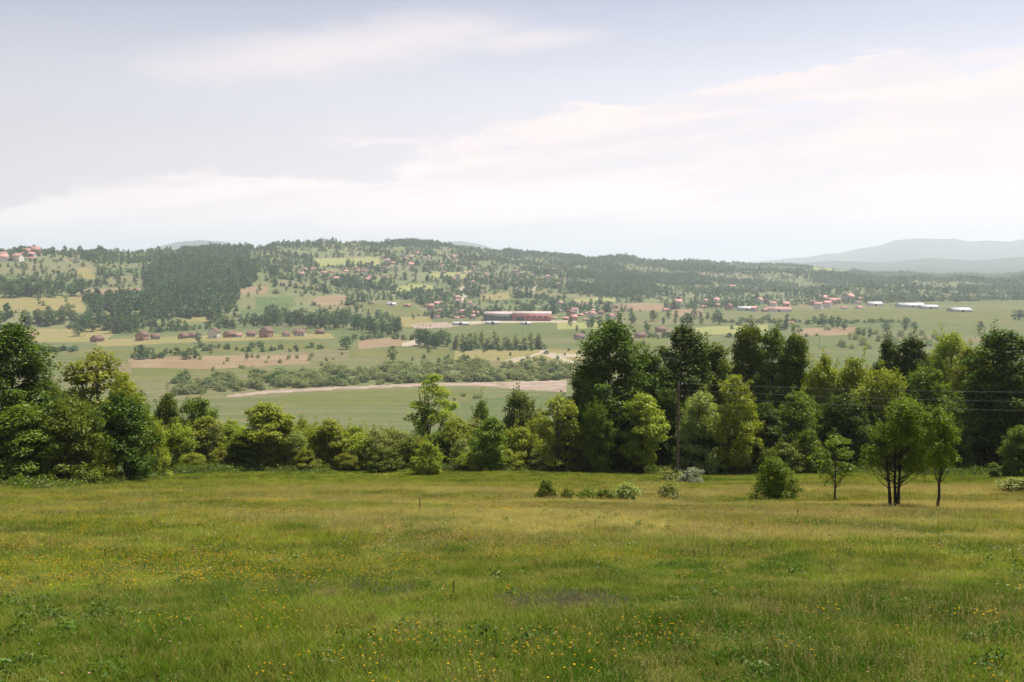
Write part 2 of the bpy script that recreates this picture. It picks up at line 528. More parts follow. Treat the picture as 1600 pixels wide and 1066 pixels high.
# ------------------------------------------------------------------ the land: one polar sheet cut into its fields, tracks and hills
LAND = [  # (name, material, outline in picture columns and rows: where that ground lies)
    ('field', 'field_brown', [(123, 452), (228, 449), (226, 461), (123, 463)]),
    ('field', 'field_tan', [(0, 464), (128, 462), (133, 487), (0, 488)]),
    ('field', 'field_tan', [(122, 419), (138, 418), (150, 435), (122, 436)]),
    ('field', 'field_tan', [(45, 515), (150, 513), (178, 520), (170, 533), (45, 535)]),
    ('field', 'field_tan', [(286, 492), (320, 481), (338, 484), (330, 503), (286, 503)]),
    ('field', 'field_brown', [(368, 454), (392, 448), (420, 448), (418, 458), (368, 460)]),
    ('field', 'field_brown', [(205, 561), (300, 556), (480, 554), (485, 568), (330, 577), (205, 574)]),
    ('field', 'field_green', [(205, 575), (330, 578), (400, 572), (400, 584), (205, 592)]),
    ('field', 'field_tan', [(150, 531), (300, 525), (520, 521), (520, 529), (300, 535), (150, 542)]),
    ('field', 'field_green', [(65, 547), (300, 541), (520, 536), (520, 545), (300, 553), (65, 560)]),
    ('field', 'field_light', [(487, 404), (592, 402), (592, 416), (487, 416)]),
    ('field', 'field_brown', [(481, 473), (505, 462), (540, 461), (546, 474), (500, 478)]),
    ('field', 'field_deep', [(398, 464), (463, 463), (458, 480), (398, 484)]),
    ('field', 'field_deep', [(375, 484), (430, 482), (425, 498), (375, 500)]),
    ('field', 'field_green', [(566, 474), (640, 470), (665, 492), (620, 498), (566, 490)]),
    ('field', 'field_tan', [(623, 495), (672, 495), (680, 511), (625, 512)]),
    ('field', 'field_light', [(615, 449), (650, 443), (680, 446), (676, 457), (620, 458)]),
    ('field', 'field_light', [(673, 427), (731, 424), (733, 434), (673, 436)]),
    ('field', 'field_tan', [(752, 460), (794, 458), (796, 468), (752, 470)]),
    ('field', 'field_brown', [(557, 531), (628, 527), (640, 540), (560, 546)]),
    ('field', 'track', [(628, 536), (652, 530), (662, 534), (660, 541), (628, 542)]),
    ('field', 'field_green', [(545, 549), (640, 545), (705, 546), (705, 558), (545, 560)]),
    ('field', 'field_tan', [(710, 548), (840, 545), (915, 548), (915, 560), (800, 566), (710, 562)]),
    ('field', 'field_brown', [(963, 477), (1000, 473), (1040, 475), (1036, 487), (963, 486)]),
    ('field', 'field_brown', [(1050, 484), (1095, 482), (1100, 494), (1050, 496)]),
    ('field', 'field_green', [(997, 526), (1045, 522), (1045, 544), (997, 546)]),
    ('field', 'field_light', [(1084, 512), (1200, 507), (1200, 520), (1084, 524)]),
    ('field', 'field_green', [(1232, 487), (1420, 482), (1590, 486), (1590, 506), (1400, 504), (1232, 500)]),
    ('field', 'field_brown', [(1245, 513), (1340, 511), (1342, 523), (1245, 525)]),
    ('field', 'field_brown', [(1546, 438), (1580, 436), (1584, 442), (1548, 444)]),
    ('field', 'field_light', [(1270, 418), (1330, 419), (1330, 427), (1270, 426)]),
    ('field', 'field_light', [(890, 468), (960, 464), (965, 472), (890, 474)]),
    ('field', 'field_light', [(870, 505), (950, 503), (950, 513), (870, 515)]),
    ('field', 'field_green', [(440, 618), (560, 611), (740, 608), (760, 620), (690, 630), (600, 634), (430, 636)]),
    ('riverbed', 'gravel', [(355, 617), (420, 610), (520, 605), (660, 599), (800, 597), (885, 594), (885, 613), (820, 609), (740, 602.5), (660, 603.5), (520, 609), (420, 615), (355, 621)]),
    ('dirt_track', 'track', [(842, 543), (852, 541), (856, 551), (880, 553), (912, 552), (912, 556), (880, 559), (902, 566), (890, 568), (862, 560), (846, 553)]),
    ('dirt_track', 'track', [(786, 565), (800, 560), (830, 555), (844, 550), (846, 553), (806, 566), (790, 569)]),
    ('dirt_track', 'track', [(718, 472), (722, 461), (716, 452), (724, 447), (729, 450), (723, 456), (728, 463), (724, 473)]),
    ('dirt_track', 'track', [(828, 456), (836, 447), (834, 441), (838, 441), (840, 448), (833, 457)]),
    ('dirt_track', 'track', [(700, 506), (760, 500), (900, 501), (900, 504), (760, 505), (700, 511)]),
    ('dirt_track', 'gravel', [(640, 507), (700, 503), (705, 512), (650, 514)]),
]


def parcel(x, y):
    """which field a place belongs to: a tone 0..1 and the distance to its border in metres"""
    wx = x + (fbm(x / 260, y / 260, 201, 2) - 0.5) * 170
    wy = y + (fbm(x / 260, y / 260, 203, 2) - 0.5) * 170
    a, b = (wx * 0.93 + wy * 0.37) / 120.0, (wy * 0.93 - wx * 0.37) / 75.0
    b = b + 0.5 * _hash(np.floor(a), np.floor(a) * 0, 205)
    fa, fb = a - np.floor(a), b - np.floor(b)
    d = np.minimum(np.minimum(fa, 1 - fa) * 120, np.minimum(fb, 1 - fb) * 75)
    return _hash(np.floor(a), np.floor(b), 207), d


def parcel_mat(name, tones, lift):
    m, t, out = new_mat(name)
    at = t.n('ShaderNodeAttribute', attribute_name='parcel')
    ramp = t.n('ShaderNodeValToRGB')
    ramp.color_ramp.interpolation = 'CONSTANT'
    el = ramp.color_ramp.elements
    for i, (p, c) in enumerate(tones):
        e = el[i] if i < 2 else el.new(p)
        e.position = p
        e.color = (*[v * lift for v in c], 1)
    t.put(ramp.inputs[0], at.outputs['Fac'])
    geo = t.n('ShaderNodeNewGeometry')
    n1 = t.noise(geo.outputs['Position'], 0.02, 5, 0.65)
    n2 = t.noise(geo.outputs['Position'], 0.11, 4, 0.7)
    c = t.mix(t.m('MULTIPLY', t.ramp01(n1, 0.40, 0.64), 0.45), ramp.outputs[0], tuple(v * lift for v in (0.160, 0.165, 0.080)))
    c = t.mix(t.m('MULTIPLY', t.ramp01(n2, 0.46, 0.66), 0.40), c, tuple(v * lift for v in (0.085, 0.115, 0.040)))
    mp = t.n('ShaderNodeMapping')
    t.put(mp.inputs['Vector'], geo.outputs['Position'])
    mp.inputs['Rotation'].default_value = (0, 0, -0.38)
    mp.inputs['Scale'].default_value = (0.006, 0.09, 0.0)
    n3 = t.noise(mp.outputs[0], 1.0, 4, 0.7)
    c = t.mix(t.m('MULTIPLY', t.ramp01(n3, 0.48, 0.60), 0.5), c, tuple(v * lift for v in (0.21, 0.175, 0.10)))
    c = t.mix(t.m('MULTIPLY', t.ramp01(n3, 0.46, 0.36), 0.5), c, tuple(v * lift for v in (0.080, 0.110, 0.042)))
    di = t.n('ShaderNodeBsdfDiffuse')
    t.put(di.inputs['Color'], c)
    t.put(out.inputs['Surface'], di.outputs[0])
    return m


M['valley'] = parcel_mat('valley_ground', [(0, (0.120, 0.145, 0.062)), (0.3, (0.160, 0.162, 0.080)), (0.5, (0.100, 0.138, 0.054)), (0.74, (0.195, 0.168, 0.098)), (0.86, (0.145, 0.162, 0.074))], 0.80)
M['hills'] = parcel_mat('hill_ground', [(0, (0.140, 0.170, 0.078)), (0.28, (0.180, 0.188, 0.098)), (0.45, (0.100, 0.145, 0.062)), (0.62, (0.160, 0.190, 0.092)), (0.80, (0.190, 0.180, 0.105)), (0.93, (0.215, 0.165, 0.118))], 0.82)


def build_land():
    az = np.concatenate([np.radians(np.arange(-180, -44, 4.0)), np.radians(np.linspace(-44, 44, 641)), np.radians(np.arange(48, 180.1, 4.0))])
    rr = np.concatenate([[0.3, 1.2, 2.2], np.geomspace(3, 100, 110, endpoint=False), np.geomspace(100, 420, 60, endpoint=False),
                         np.geomspace(420, 2000, 300, endpoint=False), np.geomspace(2000, 5500, 130, endpoint=False), np.geomspace(5500, 21500, 80)])
    A, R = np.meshgrid(az, rr)
    X, Y = R * np.sin(A), R * np.cos(A)
    Z = HT(X, Y)
    nr, na = X.shape
    V = np.stack([X, Y, Z], -1).reshape(-1, 3)
    i = np.arange(nr - 1)[:, None] * na + np.arange(na - 1)[None]
    Q = np.stack([i, i + 1, i + na + 1, i + na], -1).reshape(-1, 4)[:, ::-1]
    c = V[Q].mean(1)
    px, py = proj(c[:, 0], c[:, 1], c[:, 2])
    r = np.hypot(c[:, 0], c[:, 1])
    u = 800 + F * np.tan(np.clip(np.arctan2(c[:, 0], c[:, 1]), -1.05, 1.05))
    edge = np.interp(u, [-200, 60, 230, 300, 600, 900, 1400, 1700], [60, 62, 76, 87, 90, 90, 86, 78])
    cat = np.full(len(Q), 1)
    cat[c[:, 1] < edge] = 0
    cat[r > 420] = 2
    cat[r > FOOT(u)] = 3
    cat[r > 5500] = 4
    front = (c[:, 1] > 10) & (r > 400) & (r < 5500)
    wx = px + (fbm(c[:, 0] / 60, c[:, 1] / 60, 71, 2) - 0.5) * 7
    wy = py + (fbm(c[:, 0] / 60 + 40, c[:, 1] / 60, 72, 2) - 0.5) * 2.2
    for k, (nm, mt, poly) in enumerate(LAND):
        sharp = nm != 'field'
        m = front & in_poly(px if sharp else wx, py if sharp else wy, poly)
        cat[m] = 10 + k
    names = {0: ('meadow', 'meadow'), 1: ('slope', 'slope'), 2: ('valley_floor', 'valley'), 3: ('hills', 'hills'), 4: ('mountains', 'mountains')}
    for k in np.unique(cat):
        nm, mt = names[k] if k < 10 else LAND[k - 10][:2]
        q = Q[cat == k]
        used, inv = np.unique(q, return_inverse=True)
        me = mesh_np(nm, V[used], inv.reshape(-1, 4), smooth_shade=True)
        if k in (2, 3):
            at = me.attributes.new('parcel', 'FLOAT', 'FACE')
            at.data.foreach_set('value', parcel(c[cat == k][:, 0], c[cat == k][:, 1])[0].astype(np.float32))
        tag(obj(nm, me, M[mt]), kind='structure')


build_land()

# ------------------------------------------------------------------ plant shapes


def leaves(rng, cen, size, nrm, wid=0.55, fold=0.12):
    """one kite-shaped leaf at each centre, lying across its normal"""
    n = len(cen)
    nrm = nrm / (np.linalg.norm(nrm, axis=1, keepdims=True) + 1e-9)
    rnd = rng.normal(size=(n, 3))
    t = np.cross(nrm, rnd)
    t /= np.linalg.norm(t, axis=1, keepdims=True) + 1e-9
    b = np.cross(nrm, t)
    s = size[:, None]
    v = np.empty((n, 4, 3))
    v[:, 0] = cen - t * s * 0.5
    v[:, 1] = cen + b * s * wid * 0.5 + nrm * s * fold - t * s * 0.05
    v[:, 2] = cen + t * s * 0.5
    v[:, 3] = cen - b * s * wid * 0.5 + nrm * s * fold - t * s * 0.05
    return v.reshape(-1, 3)


def tube(path, rad, sides=6):
    path = np.asarray(path, float)
    n = len(path)
    d = np.gradient(path, axis=0)
    d /= np.linalg.norm(d, axis=1, keepdims=True) + 1e-9
    ref = np.tile([1.0, 0.13, 0.0], (n, 1))
    a = np.cross(d, ref)
    a /= np.linalg.norm(a, axis=1, keepdims=True) + 1e-9
    b = np.cross(d, a)
    th = np.linspace(0, 2 * np.pi, sides, endpoint=False)
    v = path[:, None] + (a[:, None] * np.cos(th)[None, :, None] + b[:, None] * np.sin(th)[None, :, None]) * np.asarray(rad)[:, None, None]
    v = v.reshape(-1, 3)
    f = []
    for i in range(n - 1):
        for j in range(sides):
            k = (j + 1) % sides
            f.append((i * sides + j, i * sides + k, (i + 1) * sides + k, (i + 1) * sides + j))
    return v, np.array(f)


def join(parts):
    vs, fs, o = [], [], 0
    for v, f in parts:
        vs.append(v)
        fs.append(f + o)
        o += len(v)
    return np.concatenate(vs), np.concatenate(fs)


PROFILE = {
    'oval': lambda t: np.sin(np.pi * np.clip(t, 0, 1) ** 0.75) ** 0.6,
    'round': lambda t: np.sqrt(np.clip(1 - (2 * t - 1) ** 2, 0, 1)),
    'dome': lambda t: np.sqrt(np.clip(1 - t ** 2.2, 0, 1)) * (0.75 + 0.25 * np.clip(t * 4, 0, 1)),
    'spire': lambda t: (1 - t) ** 0.7 * np.clip(t * 6 + 0.3, 0, 1),
    'vase': lambda t: np.sin(np.pi * np.clip(0.12 + 0.86 * t, 0, 1) ** 1.25) ** 0.7,
}


def plant(seed, h, w, base, prof, clumps, per, leaf, cr, trunk, stems=1, open_=0.0, lean=0.06, limbs=0.4, sides=6, lobes=7, sprays=0.35):
    """crown and trunk meshes of one plant, in metres, standing on z = 0"""
    rng = np.random.default_rng(seed)
    ph = rng.uniform(0, 6.28, 6)
    LB = []
    if isinstance(lobes, int):
        for q in range(lobes):
            t = (q + rng.uniform(0.1, 0.9)) / max(lobes, 1)
            a = q * 2.4 + rng.uniform(0, 1.2)
            R = float(PROFILE[prof](np.array(t))) * w * 0.5
            rl = w * rng.uniform(0.24, 0.36)
            LB.append((math.cos(a) * max(R - rl * 0.6, 0), math.sin(a) * max(R - rl * 0.6, 0), h * (base + t * (1 - base) * 0.92), rl, rl * rng.uniform(0.8, 1.2) * max(1.0, h * (1 - base) / w / 1.3)))
        LB.append((0, 0, h * (base + 0.5 * (1 - base)), w * 0.27, h * (1 - base) * 0.46))
    else:
        LB = lobes
    if lobes == 0:
        LB = []
    cen = []
    tries = 0
    gap = cr * (0.85 + open_)
    while len(cen) < clumps and tries < clumps * 70:
        tries += 1
        t = rng.uniform(0.02, 1)
        a = rng.uniform(0, 2 * np.pi)
        lump = 1 + 0.20 * math.sin(2 * a + ph[0] + 3 * t) + 0.16 * math.sin(3 * a + ph[1] - 5 * t) + 0.12 * math.sin(7 * t + ph[2])
        R = float(PROFILE[prof](np.array(t))) * w * 0.5 * lump
        rad = max(R - cr * 0.45, 0.05) * rng.uniform(0.12, 1) ** 0.45
        p = np.array([rad * math.cos(a), rad * math.sin(a), base * h + t * (h * (1 - base) - cr * 0.5)])
        if LB and not any(((p[0] - l[0]) ** 2 + (p[1] - l[1]) ** 2) / l[3] ** 2 + (p[2] - l[2]) ** 2 / l[4] ** 2 < 1 for l in LB):
            continue
        if all(np.sum((p - q) ** 2) > (gap * 0.8) ** 2 for q in cen):
            cen.append(p)
    cen = np.array(cen)
    vs = []
    for p in cen:
        k = int(per * rng.uniform(0.6, 1.3))
        d = rng.normal(size=(k, 3))
        d /= np.linalg.norm(d, axis=1, keepdims=True)
        rr = cr * rng.uniform(0.75, 1.25) * rng.uniform(0.1, 1, k)[:, None] ** 0.5
        sq = np.array([1.15, 1.15, 0.72])
        pos = p + d * rr * sq
        out = p * np.array([1, 1, 0.0]) / (w * 0.5 + 1e-6)
        nrm = d * 0.55 + np.array([0, 0, 0.85]) + out * 0.3 + rng.normal(size=(k, 3)) * 0.5
        vs.append(leaves(rng, pos, leaf * rng.uniform(0.6, 1.35, k), nrm))
    for p in cen:                                          # loose sprays sticking out of the crown
        if rng.random() > sprays:
            continue
        o_ = p * np.array([1, 1, 0.0]) + np.array([0, 0, p[2] - h * (base + 0.35 * (1 - base))])
        o_ = o_ / (np.linalg.norm(o_) + 1e-6) + rng.normal(size=3) * 0.4
        k = max(int(per * 0.28), 4)
        q = p + o_ * cr * rng.uniform(0.3, 1.5, k)[:, None] + rng.normal(size=(k, 3)) * cr * 0.20
        vs.append(leaves(rng, q, leaf * rng.uniform(0.5, 1.1, k), rng.normal(size=(k, 3)) * 0.6 + np.array([0, 0, 0.8])))
    v = np.concatenate(vs)
    v[:, 2] = np.maximum(v[:, 2], 0.02)
    f = np.arange(len(v)).reshape(-1, 4)
    crown = mesh_np('crown', v, f)
    parts = []
    tops = []
    for s in range(stems):
        a = rng.uniform(0, 6.28)
        off = 0.0 if stems == 1 else trunk * 2.5 + 0.05 * w
        top = np.array([math.cos(a), math.sin(a), 0]) * (off + (0 if stems == 1 else w * 0.16))
        n = 8
        ts = np.linspace(0, 1, n)
        path = np.stack([ts * top[0] + math.cos(a) * off * (1 - ts) + np.cumsum(rng.normal(0, lean * w * 0.08, n)),
                         ts * top[1] + math.sin(a) * off * (1 - ts) + np.cumsum(rng.normal(0, lean * w * 0.08, n)), ts * h * 0.86], 1)
        path[0, 2] = -0.25
        rad = trunk * (1 - ts) ** 0.8 + 0.012 * trunk / 0.1
        rad[0] *= 1.35
        parts.append(tube(path, rad, sides))
        tops.append(path)
    for p in cen:
        if rng.random() > limbs:
            continue
        path = tops[rng.integers(len(tops))]
        z0 = max(base * h * 0.6, p[2] - rng.uniform(0.15, 0.4) * h * (1 - base) - 0.15 * h * base)
        z0 = min(z0, h * 0.8)
        q = np.array([np.interp(z0, path[:, 2], path[:, j]) for j in range(3)])
        q[2] = z0
        mid = q * 0.45 + p * 0.55 + np.array([0, 0, -0.06 * h])
        ts = np.linspace(0, 1, 5)[:, None]
        br = q * (1 - ts) ** 2 + 2 * mid * ts * (1 - ts) + p * ts ** 2
        r0 = trunk * 0.42 * (1 - 0.5 * z0 / h)
        parts.append(tube(br, np.linspace(r0, r0 * 0.22, 5), 4))
    tv, tf = join(parts)
    tr = mesh_np('trunk', tv, tf, smooth_shade=True)
    return crown, tr, h, w


T = {}
T['tall'] = [plant(s, 14, 7.0, 0.14, 'vase', 120, 270, 0.25, 0.86, 0.20, limbs=0.45) for s in (1, 2, 3)]
T['tall_narrow'] = [plant(s, 13, 4.6, 0.16, 'vase', 84, 250, 0.24, 0.72, 0.16, limbs=0.45) for s in (4, 5)]
T['bushy'] = [plant(s, 7, 5.0, 0.03, 'dome', 90, 230, 0.20, 0.62, 0.09, stems=3) for s in (6, 7, 8)]
T['young'] = [plant(s, 7, 3.6, 0.10, 'oval', 60, 190, 0.19, 0.52, 0.085, stems=1, open_=0.2) for s in (9, 10)]
T['open'] = [plant(s, 8, 3.8, 0.12, 'oval', 44, 170, 0.20, 0.52, 0.13, stems=2, open_=0.6, limbs=0.9) for s in (11, 12)]
T['shrub'] = [plant(s, 4, 3.8, 0.0, 'dome', 66, 190, 0.16, 0.50, 0.05, stems=4) for s in (13, 14, 15)]
# the small trees that stand out in the meadow: finer leaves
T['round_shrub'] = [plant(20, 1.9, 1.65, 0.0, 'dome', 95, 150, 0.075, 0.22, 0.018, stems=7, limbs=0.8, lobes=0)]
T['sapling'] = [plant(21, 2.7, 1.7, 0.36, 'round', 22, 70, 0.10, 0.22, 0.035, stems=1, open_=0.9, limbs=1.0)]
T['three_stem'] = [plant(22, 4.3, 3.0, 0.26, 'round', 92, 120, 0.085, 0.25, 0.055, stems=3, limbs=0.8, sprays=0.7, open_=0.15, lobes=[(0.15, 0, 3.1, 0.75, 1.05), (-0.95, 0.1, 1.95, 0.62, 0.55), (0.5, -0.2, 2.2, 0.75, 0.75), (-0.3, 0.3, 2.5, 0.7, 0.7), (0.0, -0.4, 3.7, 0.5, 0.5)])]
T['forked'] = [plant(23, 3.8, 1.75, 0.42, 'oval', 62, 130, 0.085, 0.26, 0.055, stems=1, lean=0.6, limbs=1.0)]
T['low_bush'] = [plant(s, 0.8, 1.1, 0.0, 'dome', 26, 90, 0.085, 0.18, 0.012, stems=5) for s in (24, 25)]
# far plants: coarse leaves, a few pixels across
T['far_round'] = [plant(s, 9, 7.5, 0.10, 'round', 26, 16, 1.15, 1.5, 0.22, limbs=0.15, sides=5, sprays=0.2) for s in (30, 31, 32)]
T['far_tall'] = [plant(s, 13, 5.5, 0.08, 'oval', 26, 16, 1.1, 1.3, 0.2, limbs=0.1, sides=5, sprays=0.2) for s in (33, 34)]
T['far_bush'] = [plant(s, 4, 5.5, 0.0, 'dome', 20, 18, 0.75, 1.0, 0.08, stems=2, limbs=0.1, sides=5, sprays=0.2) for s in (35, 36, 37)]
T['hill_tree'] = [plant(s, 9, 7.0, 0.06, 'round', 13, 8, 2.3, 1.7, 0.25, limbs=0.0, sides=4, sprays=0.2) for s in (38, 39, 40)]

RNG = np.random.default_rng(7)
NTH = ['first', 'second', 'third', 'fourth', 'fifth', 'sixth', 'seventh', 'eighth', 'ninth', 'tenth', 'eleventh', 'twelfth', 'thirteenth', 'fourteenth', 'fifteenth',
       'sixteenth', 'seventeenth', 'eighteenth', 'nineteenth', 'twentieth', 'twenty-first', 'twenty-second', 'twenty-third', 'twenty-fourth', 'twenty-fifth',
       'twenty-sixth', 'twenty-seventh', 'twenty-eighth', 'twenty-ninth', 'thirtieth']


def set_tree(name, kind, loc, h, w, leaf, label, cat, group=None, bark='bark', pick=None, rz=None, trunk=True):
    crown, tr, h0, w0 = T[kind][int(RNG.integers(len(T[kind]))) if pick is None else pick % len(T[kind])]
    o = empty(name, loc, RNG.uniform(0, 6.28) if rz is None else rz, (w / w0, w / w0, h / h0))
    tag(o, label, cat, group)
    c = obj('crown', crown, M[leaf], o)
    if trunk:
        obj('trunk', tr, M[bark], o)
    return o


